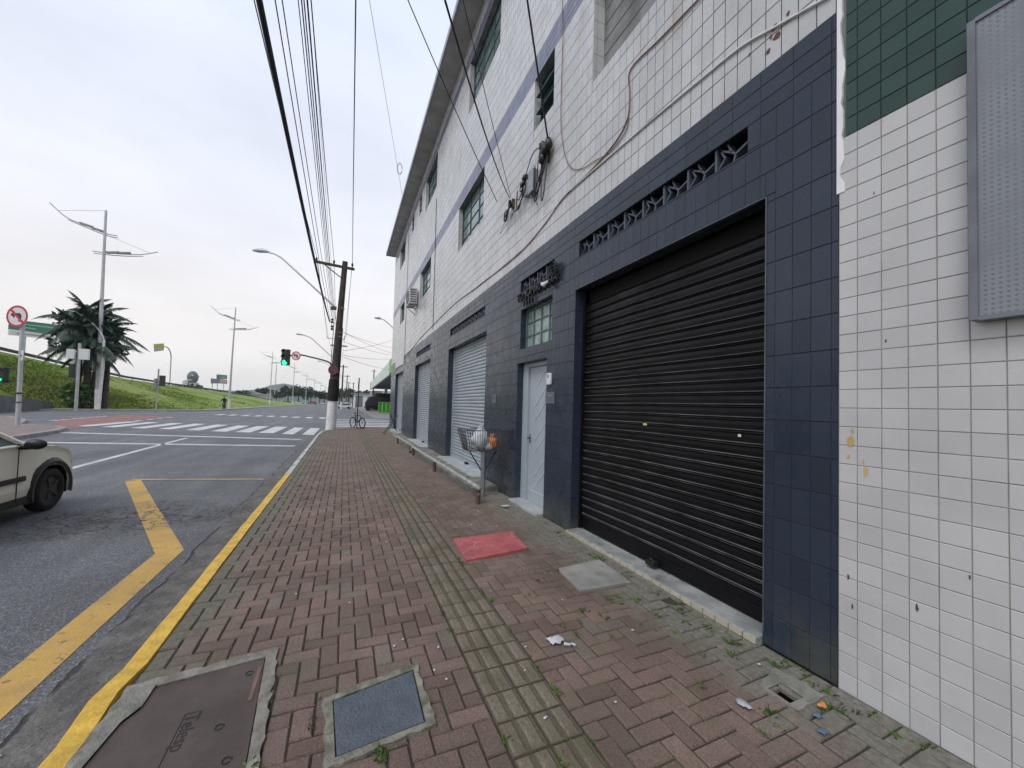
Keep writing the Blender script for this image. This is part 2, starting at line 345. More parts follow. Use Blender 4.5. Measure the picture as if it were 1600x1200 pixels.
m_redslab = red_mat()
m_slate = M('slate_blue_cover', (.085, .105, .125), .85, var=.12, sc_=12, dirt=((.12, .14, .155), .6), bump=.012, bs=70)
m_green_on = M('lit_green_lens', (.03, .9, .38), .3, emit=2.2)
m_lens = M('dark_lens', (.02, .02, .02), .2)
m_sigblk = M('signal_housing', (.02, .032, .028), .5)
m_sigred = M('sign_red', (.45, .03, .05), .5, var=.05)
m_sigwhite = M('sign_white', (.62, .62, .62), .5, var=.04)
m_siggreen = M('road_sign_green', (.01, .16, .10), .5, var=.1)
m_lime = M('lime_green_paint', (.13, .50, .07), .5, var=.05)
m_leafd = M('palm_leaf_green', (.026, .055, .034), .55, var=.5, sc_=1.2)
m_leafl = M('shrub_leaf_green', (.055, .12, .025), .6, var=.4, sc_=1)
m_fartree = M('far_foliage_green', (.035, .055, .032), .8, var=.5, sc_=.15)
m_trunk = M('trunk_bark', (.055, .045, .038), .9, var=.4, sc_=2)
m_grasst = M('weed_green', (.07, .13, .025), .7, var=.4, sc_=5)
m_plas_w = M('white_plastic_bag', (.52, .54, .58), .35, var=.08, sc_=8)
m_plas_o = M('orange_plastic_bag', (.60, .24, .08), .4, var=.25, sc_=8)
m_wtile = tile_mat('cream_edge_tile', (.42, .39, .30), (.06, .06, .04), .11, 5, jw=.005, rough=.6, base_dirt=False)
m_rubber = M('tyre_rubber', (.012, .012, .013), .8)
m_skin = M('skin', (.30, .17, .12), .6)
m_cloth = M('black_clothing', (.016, .017, .019), .85)
m_jeans = M('dark_trousers', (.030, .036, .042), .85)

def asphalt():
    s = NT('asphalt', .78); X, Y, Z = s.xyz()
    sp = s.ss(s.noise(170, 2, .6), .32, .72, .55, 1.6)
    big = s.ss(s.noise(.35, 5, .6), .3, .7, .82, 1.18)
    trk = s.ss(s.noise(1.1, 4, .6, sc3=(1.6, .12, 1)), .35, .7, .85, 1.15)
    ag = s.n('ShaderNodeTexVoronoi'); ag.inputs['Scale'].default_value = 95; s.t.links.new(s.pos, ag.inputs['Vector']); agc = s.n('ShaderNodeSeparateColor'); s.t.links.new(ag.outputs['Color'], agc.inputs[0])
    sp = s.m('MULTIPLY', sp, s.m('ADD', .72, s.m('MULTIPLY', s.m('POWER', agc.outputs[0], 3.), 1.1)))
    c = s.scale((.118, .120, .128), s.m('MULTIPLY', sp, s.m('MULTIPLY', big, trk)))
    c = s.mix(s.m('MULTIPLY', s.ss(s.noise(.8, 6, .7), .56, .68), .35), c, (.06, .06, .065))
    # dirty gutter strip next to the kerb, ragged seam
    wob = s.m('MULTIPLY', s.m('SUBTRACT', s.noise(1.6, 6, .65), .5), .22)
    gx = s.m('ADD', X, wob)
    near = s.m('MULTIPLY', s.ss(Y, 24., 18.), 1.)
    gut = s.m('MULTIPLY', s.ss(gx, -1.50, -1.42), near)
    gcol = s.mix(s.ss(s.noise(6, 6, .7), .35, .7), (.075, .070, .064), (.175, .165, .15))
    gcol = s.scale(gcol, s.ss(s.noise(60, 4, .7), .3, .7, .7, 1.3))
    c = s.mix(s.m('MULTIPLY', gut, .8), c, gcol)
    edge = s.m('ABSOLUTE', s.m('ADD', gx, 1.46)); seam = s.m('MULTIPLY', s.ss(edge, .022, .004), s.m('MULTIPLY', near, s.ss(s.noise(2.5, 3), .38, .55)))
    crk, msk = crack_mask(s)
    allc = s.m('MAXIMUM', crk, seam)
    c = s.mix(s.m('MULTIPLY', msk, .35), c, (.05, .05, .052)); c = s.mix(s.m('MULTIPLY', allc, .9), c, (.018, .017, .017))
    h = s.m('ADD', s.m('MULTIPLY', s.noise(150, 3, .6), .006), s.m('MULTIPLY', allc, -.02))
    h = s.m('ADD', h, s.m('MULTIPLY', s.noise(8, 6, .7), s.m('MULTIPLY', gut, .05)))
    s.bump(h, 1.0, .9); return s.out(c)
m_asphalt = asphalt()
m_yroad_crk = m_yroad
def asphalt_plain(name, c):
    s = NT(name, .85); c2 = s.scale((*c,), s.m('MULTIPLY', s.ss(s.noise(1.1, 5, .6), .3, .7, .82, 1.15), s.ss(s.noise(90, 2), .3, .7, .8, 1.2))); return s.out(c2)
m_forec = asphalt_plain('forecourt_concrete', (.20, .195, .185)); m_redpath = asphalt_plain('red_cycle_path', (.23, .115, .105)); m_redpave = asphalt_plain('faded_red_paving', (.20, .155, .145))
m_pavefar = asphalt_plain('far_pavement_concrete', (.26, .255, .235)); m_ground = asphalt_plain('far_ground', (.09, .11, .06))

def brick_mat():
    s = NT('clay_paver', .85); X, Y, Z = s.xyz()
    at = s.n('ShaderNodeAttribute', attribute_name='rnd'); r = at.outputs['Fac']
    a2 = s.n('ShaderNodeAttribute', attribute_name='rnd2').outputs['Fac']
    c = s.mix(r, (.132, .090, .072), (.200, .138, .113))
    c = s.mix(s.ss(a2, .88, 1.), c, (.165, .135, .110))
    c = s.scale(c, s.ss(s.noise(120, 3, .7), .3, .7, .66, 1.32))
    c = s.scale(c, s.ss(s.noise(1.1, 5, .6), .3, .7, .82, 1.16))
    n1 = s.noise(1.5, 6, .65)
    # grey green film along the wall foot and along the kerb
    wl = s.m('MULTIPLY', s.ss(s.m('ADD', X, s.m('MULTIPLY', n1, .8)), 2.35, 2.85), 1.)
    kb = s.ss(s.m('SUBTRACT', X, s.m('MULTIPLY', n1, 1.1)), -1.15, -1.5)
    far = s.m('MULTIPLY', s.ss(Y, 4.5, 14.), s.ss(n1, .4, .62))
    c = s.mix(s.m('MULTIPLY', wl, .85), c, s.scale((.18, .175, .145), s.ss(s.noise(30, 4), .3, .7, .75, 1.25)))
    c = s.mix(s.m('MULTIPLY', kb, .8), c, s.scale((.130, .128, .095), s.ss(s.noise(30, 4), .3, .7, .75, 1.25)))
    c = s.mix(s.m('MULTIPLY', far, .5), c, (.19, .165, .13))
    st = s.ss(s.noise(.7, 6, .7), .52, .68); c = s.mix(s.m('MULTIPLY', st, .35), c, (.085, .070, .058))
    ol = s.ss(s.noise(2.6, 7, .75), .46, .66); c = s.mix(s.m('MULTIPLY', ol, .42), c, (.115, .112, .070))
    s.bump(s.m('ADD', s.m('MULTIPLY', s.noise(90, 4, .7), .006), s.m('MULTIPLY', s.noise(15, 3), .004)), 1.0, .9)
    return s.out(c)
m_brick = brick_mat()
def joint_mat():
    s = NT('mossy_joint_soil', .95)
    c = s.mix(s.ss(s.noise(4, 6, .75), .5, .62), (.052, .043, .032), (.066, .084, .028)); s.bump(s.noise(80, 3), .01); return s.out(c)
m_joint = joint_mat()
def tact_mat():
    s = NT('mossy_tactile_tile', .9); at = s.n('ShaderNodeAttribute', attribute_name='rnd').outputs['Fac']
    c = s.mix(at, (.095, .080, .057), (.185, .155, .115)); c = s.scale(c, s.ss(s.noise(55, 5, .75, sc3=(3, 1, 1)), .3, .7, .62, 1.35))
    c = s.mix(s.m('MULTIPLY', s.ss(s.noise(3, 6, .7), .46, .64), .65), c, (.095, .085, .048))
    s.bump(s.noise(60, 4, sc3=(3, 1, 1)), .006); return s.out(c)
m_tact = tact_mat()
def cover_mat():
    s = NT('checkered_iron_cover', .6, .25); X, Y, Z = s.xyz()
    a = s.m('ADD', X, Y); b = s.m('SUBTRACT', X, Y)
    ha = s.m('SINE', s.m('MULTIPLY', a, 520.)); hb = s.m('SINE', s.m('MULTIPLY', b, 520.)); h = s.m('MAXIMUM', s.m('MULTIPLY', ha, hb), 0.)
    c = s.mix(s.ss(s.noise(3, 6, .7), .3, .7), (.085, .062, .055), (.135, .100, .090)); c = s.scale(c, s.ss(h, 0., 1., .8, 1.2))
    s.bump(h, .0025, 1.); return s.out(c)
m_cover = cover_mat()
def grass_mat():
    s = NT('mown_grass', .9); X, Y, Z = s.xyz()
    n0 = s.noise(.10, 5, .65); n1 = s.noise(.5, 5, .7, sc3=(.4, 1, 2.5)); n2 = s.noise(3.5, 5, .75)
    c = s.mix(s.ss(n0, .35, .65), (.165, .265, .032), (.260, .300, .058)); c = s.mix(s.ss(n1, .42, .7), c, (.085, .150, .022)); c = s.mix(s.m('MULTIPLY', s.ss(s.noise(.05, 4, .7, sc3=(1, 1, 3)), .45, .7), .5), c, (.20, .19, .07))
    c = s.scale(c, s.ss(n2, .3, .7, .62, 1.35)); s.bump(n2, .25, .8); return s.out(c)
m_grass = grass_mat()
def perf_mat():
    s = NT('perforated_grey_sheet', .55, .3); X, Y, Z = s.xyz()
    u = s.m('FRACT', s.m('DIVIDE', s.m('ADD', Y, X), .022)); v = s.m('FRACT', s.m('DIVIDE', Z, .022))
    du = s.m('SUBTRACT', u, .5); dv = s.m('SUBTRACT', v, .5)
    d = s.m('SQRT', s.m('ADD', s.m('MULTIPLY', du, du), s.m('MULTIPLY', dv, dv)))
    hole = s.m('MULTIPLY', s.ss(d, .30, .22), s.ss(s.noise(3, 4), .35, .6, .04, .35))
    c = s.scale((.225, .240, .265), s.ss(s.noise(3, 5), .3, .7, .85, 1.12)); c = s.mix(hole, c, (.06, .065, .07)); s.bump(hole, -.002); return s.out(c)
m_perf = perf_mat()

# ================================================================ SETTING
RZ = -.12
def sheet(name, poly, z, mat, kind='structure'):
    mb = MB(); mb.add([(x, y, z) for x, y in poly], [tuple(range(len(poly)))]); return mb.build(name, mat, kind=kind)
sheet('ground', [(-1500, -300), (1500, -300), (1500, 3000), (-1500, 3000)], RZ - .02, m_ground)
sheet('road', [(-33, -25), (-.99, -25), (-.99, 20), (-.9, 24), (1, 27.3), (14, 27.9), (14, 44), (3.2, 46), (3.2, 900), (-24, 900), (-18.0, 101), (-17.6, 68), (-21, 62), (-33, 62)], RZ, m_asphalt)
sheet('side_street', [(14, 27.9), (90, 27.9), (90, 44), (14, 44)], RZ, m_asphalt)
sheet('forecourt', [(3.2, 46), (14, 44), (60, 44), (60, 135), (3.2, 135)], RZ + .02, m_forec)
sheet('far_pavement', [(3.2, 135), (9, 135), (9, 800), (3.2, 800)], RZ + .05, m_pavefar)

# kerb line
KL = [(-1.13, -4), (-1.13, 2), (-1.125, 9.65), (-1.14, 14), (-1.15, 18), (-1.16, 21), (-1.1, 22.8), (-.9, 24.3), (-.4, 25.8), (.5, 26.9), (1.8, 27.5), (3.5, 27.8), (14, 27.85)]
def kerb_part(pts, mat, name, seed, wob=.008):
    rr = random.Random(seed); P = []
    for (a, b) in zip(pts[:-1], pts[1:]):
        n = max(1, int(math.hypot(b[0] - a[0], b[1] - a[1]) / .25))
        P += [(a[0] + (b[0] - a[0]) * i / n, a[1] + (b[1] - a[1]) * i / n) for i in range(n)]
    P.append(pts[-1]); V = []; mb = MB(); wd_ = .115
    for i, p in enumerate(P):
        q = P[min(i + 1, len(P) - 1)]; o = P[max(i - 1, 0)]; t = Vector((q[0] - o[0], q[1] - o[1], 0)).normalized(); nn = Vector((t.y, -t.x, 0))
        a = Vector((p[0], p[1], 0)); k = (rr.random() - .5) * wob * 2; j = (rr.random() - .5) * wob; dz = (rr.random() - .5) * .006
        V += [a + nn * k + Vector((0, 0, RZ - .02)), a + nn * k + Vector((0, 0, -.018 + dz)), a + nn * (.02 + k) + Vector((0, 0, .004 + dz)), a + nn * (wd_ + j) + Vector((0, 0, .004 + dz)), a + nn * (wd_ + .01 + j) + Vector((0, 0, -.03))]
    F = [(i * 5 + j, i * 5 + j + 1, (i + 1) * 5 + j + 1, (i + 1) * 5 + j) for i in range(len(P) - 1) for j in range(4)]
    mb.add(V, F); return mb.build(name, mat, kind='structure')
kerb_part([(-1.13, -4), (-1.14, 2.45), (-1.165, 2.75), (-1.13, 3.0), (-1.125, 9.65)], m_ykerb, 'kerb', 1, .006)
kerb_part(KL[2:], m_wkerb, 'kerb', 2)

def kerb_x(y):
    pts = [(p[1], p[0]) for p in KL]
    for a, b in zip(pts[:-1], pts[1:]):
        if a[0] <= y <= b[0]: return a[1] + (b[1] - a[1]) * (y - a[0]) / (b[0] - a[0] + 1e-9)
    return -1.13 if y < 0 else 99
def inpoly(x, y, P):
    c = False
    for i in range(len(P)):
        x1, y1 = P[i]; x2, y2 = P[i - 1]
        if (y1 > y) != (y2 > y) and x < (x2 - x1) * (y - y1) / (y2 - y1) + x1: c = not c
    return c
IRON = [(-.37, 2.80), (-.93, 2.72), (-1.01, 2.30), (-1.01, .9), (-.02 - .27, .9), (-.29, 1.9)]
IRON_OUT = [(-.32, 2.87), (-1.02, 2.77), (-1.02, .8), (-.24, .8), (-.27, 2.0)]
SLATE = [(.01, 2.25), (.43, 2.34), (.425, 1.95), (.03, 1.905)]
SLATE_OUT = [(-.04, 2.285), (.465, 2.405), (.475, 1.91), (-.02, 1.85)]
REDP = [(1.23, 4.42), (1.99, 4.46), (1.93, 3.87), (1.19, 3.77)]
CONC = [(1.98, 3.29), (2.50, 3.34), (2.46, 2.80), (1.93, 2.83)]
HOLE = [(2.30, 1.475), (2.43, 1.475), (2.43, 1.345), (2.30, 1.345)]
def shrink(P, d):
    cx = sum(p[0] for p in P) / len(P); cy = sum(p[1] for p in P) / len(P)
    return [(x - math.copysign(min(d, abs(x - cx)), x - cx), y - math.copysign(min(d, abs(y - cy)), y - cy)) for x, y in P]
HOLES = [shrink(IRON_OUT, .04), shrink(SLATE_OUT, .04), shrink(REDP, .05), shrink(CONC, .05), HOLE]
P_ = .1035
def ground_z(x, y): return .006 * noise.noise((x * .9, y * .9, 0)) + .004 * noise.noise((x * 3, y * 3, 5)) + (.035 * max(0, (x - 2.2)) if 2.4 < y < 6.5 else 0)
def inside(x, y):
    if x > 2.70 and y < 25.85: return False
    if x > 12: return False
    if y > 27.7: return False
    kx = kerb_x(y)
    if kx + .125 > x: return False
    if .755 < x < 1.145 and y < 25: return False
    return not any(inpoly(x, y, h) for h in HOLES)
def bricks():
    V = []; F = []; r1 = []; r2 = []; rr = random.Random(3)
    def one(x0, x1, y0, y1):
        g = .0035 + rr.random() * .002; x0 += g; x1 -= g; y0 += g; y1 -= g; b = .006
        cx, cy = (x0 + x1) / 2, (y0 + y1) / 2; z = ground_z(cx, cy) + (rr.random() - .5) * .005 - (.006 * rr.random() if rr.random() < .06 else 0); sx = (rr.random() - .5) * .035; sy = (rr.random() - .5) * .035
        a = (rr.random() - .5) * .045; ca, sa = math.cos(a), math.sin(a); n0 = len(V)
        j = [(rr.random() - .5) * .003 for _ in range(8)]
        for lv, (ins, zz) in enumerate(((0, -.03), (0, -.008), (b, 0))):
            for k, (x, y) in enumerate(((x0 + ins, y0 + ins), (x1 - ins, y0 + ins), (x1 - ins, y1 - ins), (x0 + ins, y1 - ins))):
                dx, dy = x - cx + j[k], y - cy + j[k + 4]
                V.append((cx + dx * ca - dy * sa, cy + dx * sa + dy * ca, z + zz + dx * sx + dy * sy))
        f = [(n0 + 8, n0 + 9, n0 + 10, n0 + 11)]
        for lv in (0, 4): f += [(n0 + lv + k, n0 + lv + (k + 1) % 4, n0 + lv + 4 + (k + 1) % 4, n0 + lv + 4 + k) for k in range(4)]
        F.extend(f); q = rr.random(); q2 = rr.random(); r1.extend([q] * 9); r2.extend([q2] * 9)
    for ox, lo, hi in ((1.147, 0, 110), (.753, -20, 0)):
        for i in range(lo - 1, hi):
            for j in range(-18, 269):
                k = (i - j) % 4; x = ox + i * P_; y = j * P_
                c = lambda a, b: lo <= a < hi and inside(ox + (a + .5) * P_, (b + .5) * P_)
                if y > 25 and .7 < x < 1.2: pass
                if k == 0:
                    A, B = c(i, j), c(i + 1, j)
                    if A and B: one(x, x + 2 * P_, y, y + P_)
                    elif A: one(x, x + P_, y, y + P_)
                    elif B: one(x + P_, x + 2 * P_, y, y + P_)
                elif k == 3:
                    A, B = c(i, j), c(i, j + 1)
                    if A and B: one(x, x + P_, y, y + 2 * P_)
                    elif A: one(x, x + P_, y, y + P_)
                    elif B: one(x, x + P_, y + P_, y + 2 * P_)
    me = bpy.data.meshes.new('sidewalk'); me.from_pydata(V, [], F); me.materials.append(m_brick)
    for nme, d in (('rnd', r1), ('rnd2', r2)):
        a = me.attributes.new(nme, 'FLOAT', 'FACE'); a.data.foreach_set('value', d)
    o = bpy.data.objects.new('sidewalk', me); col.objects.link(o); o['kind'] = 'structure'
bricks()
def bedding():
    mb = MB(); xs = [-1.02 + .2 * i for i in range(67)]; ys = [-2 + .2 * i for i in range(150)]
    V = []; idx = {}; F = []
    for a, x in enumerate(xs):
        for b, y in enumerate(ys): idx[a, b] = len(V); V.append((x, y, ground_z(x, y) - .0125))
    for a in range(len(xs) - 1):
        for b in range(len(ys) - 1):
            cx, cy = xs[a] + .1, ys[b] + .1
            if cy > 27.6 or kerb_x(cy) + .02 > cx or (cx > 2.9 and cy < 25.7): continue
            if cx - .1 < 2.425 and cx + .1 > 2.305 and cy - .1 < 1.47 and cy + .1 > 1.35: continue
            F.append((idx[a, b], idx[a + 1, b], idx[a + 1, b + 1], idx[a, b + 1]))
    mb.add(V, F); mb.build('sidewalk_bedding', m_joint, kind='structure')
bedding()
def tactile():
    V = []; F = []; r1 = []; rr = random.Random(5)
    def bx(x0, x1, y0, y1, z0, z1, q, b):
        n0 = len(V); z0 = z0
        V.extend([(x0, y0, z0), (x1, y0, z0), (x1, y1, z0), (x0, y1, z0), (x0 + b, y0 + b, z1), (x1 - b, y0 + b, z1), (x1 - b, y1 - b, z1), (x0 + b, y1 - b, z1)])
        F.extend([(n0 + 4, n0 + 5, n0 + 6, n0 + 7)] + [(n0 + k, n0 + (k + 1) % 4, n0 + 4 + (k + 1) % 4, n0 + 4 + k) for k in range(4)]); r1.extend([q] * 5)
    for j in range(-9, 125):
        y = j * .2015
        for t in range(2):
            x = .757 + t * .194; z = ground_z(x, y) + (rr.random() - .5) * .005; q = rr.random()
            bx(x + .002, x + .191, y + .003, y + .198, z - .02, z - .005, q * .3, .005)
            for r in range(2):
                bx(x + .010 + r * .094, x + .080 + r * .094, y + .007, y + .194, z - .006, z + .006 - rr.random() * .003, .55 + .45 * q, .013)
    me = bpy.data.meshes.new('tactile_paving'); me.from_pydata(V, [], F); me.materials.append(m_tact)
    a = me.attributes.new('rnd', 'FLOAT', 'FACE'); a.data.foreach_set('value', r1)
    o = bpy.data.objects.new('tactile_paving', me); col.objects.link(o); o['kind'] = 'structure'
tactile()

# road markings (each a thin sheet on the asphalt)
MZ = RZ + .004
def strip(pts, w_, mat, name='road_marking', z=MZ):
    mb = MB(); L = []; Rr = []
    for i, p in enumerate(pts):
        a = Vector(pts[max(i - 1, 0)]); b = Vector(pts[min(i + 1, len(pts) - 1)]); t = (b - a).normalized(); n = Vector((-t.y, t.x)); k = w_ / 2
        if 0 < i < len(pts) - 1:
            t1 = (Vector(p) - a).normalized(); k = k / max(.4, abs(n.dot(Vector((-t1.y, t1.x)))))
        L.append((p[0] + n.x * k, p[1] + n.y * k, z)); Rr.append((p[0] - n.x * k, p[1] - n.y * k, z))
    n = len(pts); mb.add(L + Rr, [(i, i + 1, n + i + 1, n + i) for i in range(n - 1)]); return mb.build(name, mat, kind='structure')
strip([(-3.87, 10.25), (-2.75, 7.75), (-1.70, 5.42), (-1.69, 3.1), (-1.66, -3)], .235, m_yroad)
strip([(-3.92, 10.33), (-1.52, 9.72)], .11, m_yroad, z=MZ + .004)
strip([(-10.3, 19.15), (-1.65, 16.65)], .34, m_wroad)
strip([(-11.7, 23.9), (-1.7, 19.45)], .34, m_wroad)
strip([(-5.6, -8), (-5.72, 12.1), (-6.1, 20.6)], .15, m_wroad)
for i, (x0, y0) in enumerate([(-13.4, 28.9), (-12.1, 28.15), (-10.52, 27.2), (-9.15, 26.6), (-7.72, 25.8), (-6.35, 24.8), (-5.17, 24.2), (-4.05, 23.7), (-2.88, 22.85), (-1.92, 22.3)]):
    mb = MB(); a = y0; b = y0 + 5.5; w_ = .72 if x0 < -3.9 else .55
    mb.add([(x0, a, MZ), (x0 + w_, a - .35, MZ), (x0 + w_, b - .35, MZ), (x0, b, MZ)], [(0, 1, 2, 3)]); mb.build('road_marking', m_wroad, kind='structure')
for i in range(9):
    x0 = -12.6 + 1.28 * i; y0 = 50.8 - .69 * i - (.4 if i > 5 else 0); mb = MB()
    mb.add([(x0, y0 - 1, MZ), (x0 + .62, y0 - 1.3, MZ), (x0 + .62, y0 + 1.5, MZ), (x0, y0 + 1.9, MZ)], [(0, 1, 2, 3)]); mb.build('road_marking', m_wroad, kind='structure')
for y0 in (29.6, 31.6, 34.2, 37.4, 41.2):
    mb = MB(); mb.add([(-.7, y0, MZ), (4.3, y0 + .1, MZ), (4.3, y0 + .95, MZ), (-.7, y0 + .85, MZ)], [(0, 1, 2, 3)]); mb.build('road_marking', m_wroad, kind='structure')
for i in range(8):
    strip([(-21.5 + i * 1.7, 57.5 + .1 * i), (-20.6 + i * 1.7, 57.5)], .35, m_wroad)
# red cycle path with dashed borders
sheet('cycle_path', [(-13.2, 26.6), (-12.3, 25.6), (-13.2, 31.0), (-13.9, 36.8), (-13.9, 44.2), (-17.4, 44.5), (-18.3, 41.8), (-16.9, 34.2)], RZ + .003, m_redpath)
for i in range(7):
    t = i / 7; strip([(-17.2 - t * 1.0, 34.4 + t * 9), (-17.3 - t * 1.0, 35.3 + t * 9)], .28, m_wroad, z=RZ + .008)
    strip([(-12.9 - t * .9, 28.5 + t * 15), (-12.95 - t * .9, 29.7 + t * 15)], .28, m_wroad, z=RZ + .008)
# island at the left with kerb
ISL = [(-10.75, 17.5), (-10.95, 20.5), (-11.5, 23.6), (-12.1, 25.4), (-12.9, 26.6), (-13.9, 27.2), (-15.3, 28.4), (-17.5, 33), (-21, 38), (-30, 40), (-30, 10), (-11, 8)]
mb = MB(); mb.prism(ISL, 2, RZ - .01, RZ + .14); mb.build('traffic_island_kerb', m_conc, kind='structure')
cx_, cy_ = -18, 24
sheet('island_paving', [(cx_ + (x - cx_) * .955, cy_ + (y - cy_) * .955) for x, y in ISL], RZ + .146, m_redpave)
# far kerb and pavement in front of the embankment
mb = MB(); fk = [(-33, 50), (-28.2, 56.6), (-24, 58.6), (-20, 59.8), (-17.2, 64), (-16.7, 72), (-17.0, 101), (-18.0, 154), (-18.6, 248), (-19, 420)]
bk = [(-35, 55), (-30.3, 59.7), (-26, 61.4), (-21.6, 62.8), (-18.6, 68), (-18.4, 78), (-18.8, 101), (-19.8, 154), (-20.4, 248), (-20.8, 420)]
n = len(fk); mb.add([(x, y, RZ - .01) for x, y in fk] + [(x, y, RZ + .15) for x, y in fk] + [(x, y, RZ + .15) for x, y in bk], [(i, i + 1, n + i + 1, n + i) for i in range(n - 1)] + [(n + i, n + i + 1, 2 * n + i + 1, 2 * n + i) for i in range(n - 1)])
mb.build('far_kerb_pavement', m_pavefar, kind='structure')
# embankment
toe = [(-36, 40)] + bk[:]
crest = [(-41, 30, 8.5), (-40.6, 52, 7.7), (-40.3, 62, 7.35), (-40, 70, 6.80), (-40, 76.7, 6.4), (-40, 82, 6.05), (-40, 101, 5.05), (-40, 116, 4.75), (-40, 154, 4.3), (-40, 210, 3.2), (-40, 300, .6), (-40, 420, -.5)]
toe = [(-38, 26), (-35, 55), (-30.3, 59.7), (-26, 61.4), (-21.6, 62.8), (-18.6, 68), (-18.4, 78), (-18.8, 101), (-19.8, 154), (-20.0, 200), (-20.4, 260), (-20.8, 420)]
def bank():
    V = []; F = []; N = 8; rows = []
    def resamp(L, n_):
        out_ = []
        for k in range(n_):
            t = k / (n_ - 1) * (len(L) - 1); i = min(int(t), len(L) - 2); f = t - i
            out_.append(tuple(L[i][q] + (L[i + 1][q] - L[i][q]) * f for q in range(len(L[0]))))
        return out_
    A = resamp([(*t, RZ + .13) for t in toe], 90); B = resamp(crest, 90); S = 14
    for a, b in zip(A, B):
        for k in range(S + 1):
            t = k / S; p = Vector(a).lerp(Vector(b), t); sm = .35 * math.sin(math.pi * t) * -1 * (.5 if b[2] > 2 else .1)
            p.z += sm + (.22 * noise.noise(p * .12) if 0 < k < S else 0); V.append(p)
        V.append(Vector((b[0] - 22, b[1], b[2] + .05))); V.append(Vector((b[0] - 34, b[1], RZ - .4)))
    W_ = S + 3
    F = [(i * W_ + j, (i + 1) * W_ + j, (i + 1) * W_ + j + 1, i * W_ + j + 1) for i in range(89) for j in range(W_ - 1)]
    mb = MB(); mb.smooth = True; mb.add(V, F); mb.build('grass_embankment', m_grass, kind='structure')
bank()
# grass strip continuing far away is part of the bank; distant hills
mb = MB(); V = []; hp = [(-1500, 40), (-1000, 70), (-620, 85), (-420, 70), (-330, 60), (-269, 78), (-233, 112), (-196, 128), (-158, 116), (-119, 88), (-79, 76), (-30, 70), (60, 60), (200, 55), (500, 90), (900, 60), (1400, 40)]
for k, (x, z) in enumerate(hp):
    X = x * 1.75; Z = 2 + z * .84
    V += [(X, 2600, -2), (X, 2620, Z * .55 + 10), (X * 1.02, 2750, Z)]
mb.smooth = True; mb.add(V, [(i * 3 + j, i * 3 + j + 1, i * 3 + j + 4, i * 3 + j + 3) for i in range(len(hp) - 1) for j in range(2)])
mb.build('hills', M('far_hill_green', (.06, .08, .06), .9, sc_=.01), kind='structure')

def tufts():
    rr = random.Random(77); mb = MB(); A = [Vector((*t, RZ + .13)) for t in toe[2:9]]; B = [Vector(c) for c in ((-40.4, 58, 7.5), (-40.2, 66, 7.1), (-40, 74, 6.6), (-40, 84, 6.0), (-40, 98, 5.2), (-40, 116, 4.75), (-40, 140, 4.4))]
    for _ in range(15000):
        u = rr.random() * 5.99; i = int(u); f = u - i; v = .93 * rr.random(); a = A[i].lerp(A[i + 1], f); b = B[i].lerp(B[i + 1], f); p = a.lerp(b, v); h = .03 + .10 * rr.random() ** 2
        an = rr.random() * 3.14; d = Vector((math.cos(an), math.sin(an), 0)) * (.05 + .16 * rr.random()); p.z -= .20 + .20 * math.sin(math.pi * v)
        mb.add([p - d, p + d, p + d * .6 + Vector((rr.uniform(-.1, .1), 0, h + .2)), p - d * .7 + Vector((rr.uniform(-.1, .1), 0, h + .12))], [(0, 1, 2, 3)])
    mb.build('grass_tufts', m_grass, kind='stuff')
tufts()

# ================================================================ TILED BUILDING
FX = 2.713; Y0, Y1 = 1.325, 25.9; ZT = 11.37
bld = empty('tiled_building', (FX, 13, 0), 'three-storey corner building in white tiles over a dark blue tiled ground floor with roller shutters', 'building')
# openings: name, y0, y1, z0, z1, recess depth
OP = [('garage', 1.77, 4.24, .0, 3.14, .16), ('vent', 1.91, 4.18, 3.55, 3.75, .14), ('door', 4.97, 6.01, .0, 2.33, .16), ('transom', 4.85, 5.93, 2.57, 3.24, .14), ('vent', 4.81, 5.98, 3.55, 3.75, .14),
      ('shop', 7.66, 10.9, .0, 3.19, .19), ('vent', 7.81, 10.79, 3.56, 3.76, .14), ('shop', 13.45, 16.62, .0, 3.23, .19), ('vent', 13.54, 16.41, 3.56, 3.76, .14), ('shop', 20.2, 23.5, .0, 3.3, .19),
      ('open', 1.75, 3.96, 5.70, 7.04, .17), ('win', 4.97, 5.62, 6.16, 7.04, .17), ('win', 8.14, 10.26, 5.82, 7.04, .17), ('win', 14.0, 16.1, 5.88, 7.04, .17), ('win', 20.7, 22.4, 6.04, 7.04, .17),
      ('win', 1.85, 3.96, 9.24, 10.62, .17), ('win', 4.97, 5.62, 9.85, 10.62, .17), ('win', 7.37, 9.58, 9.24, 10.62, .17), ('win', 13.43, 15.53, 9.34, 10.62, .17), ('win', 16.45, 17.05, 9.86, 10.62, .17), ('win', 18.42, 19.1, 9.9, 10.62, .17), ('win', 21.2, 23.35, 9.42, 10.62, .17)]
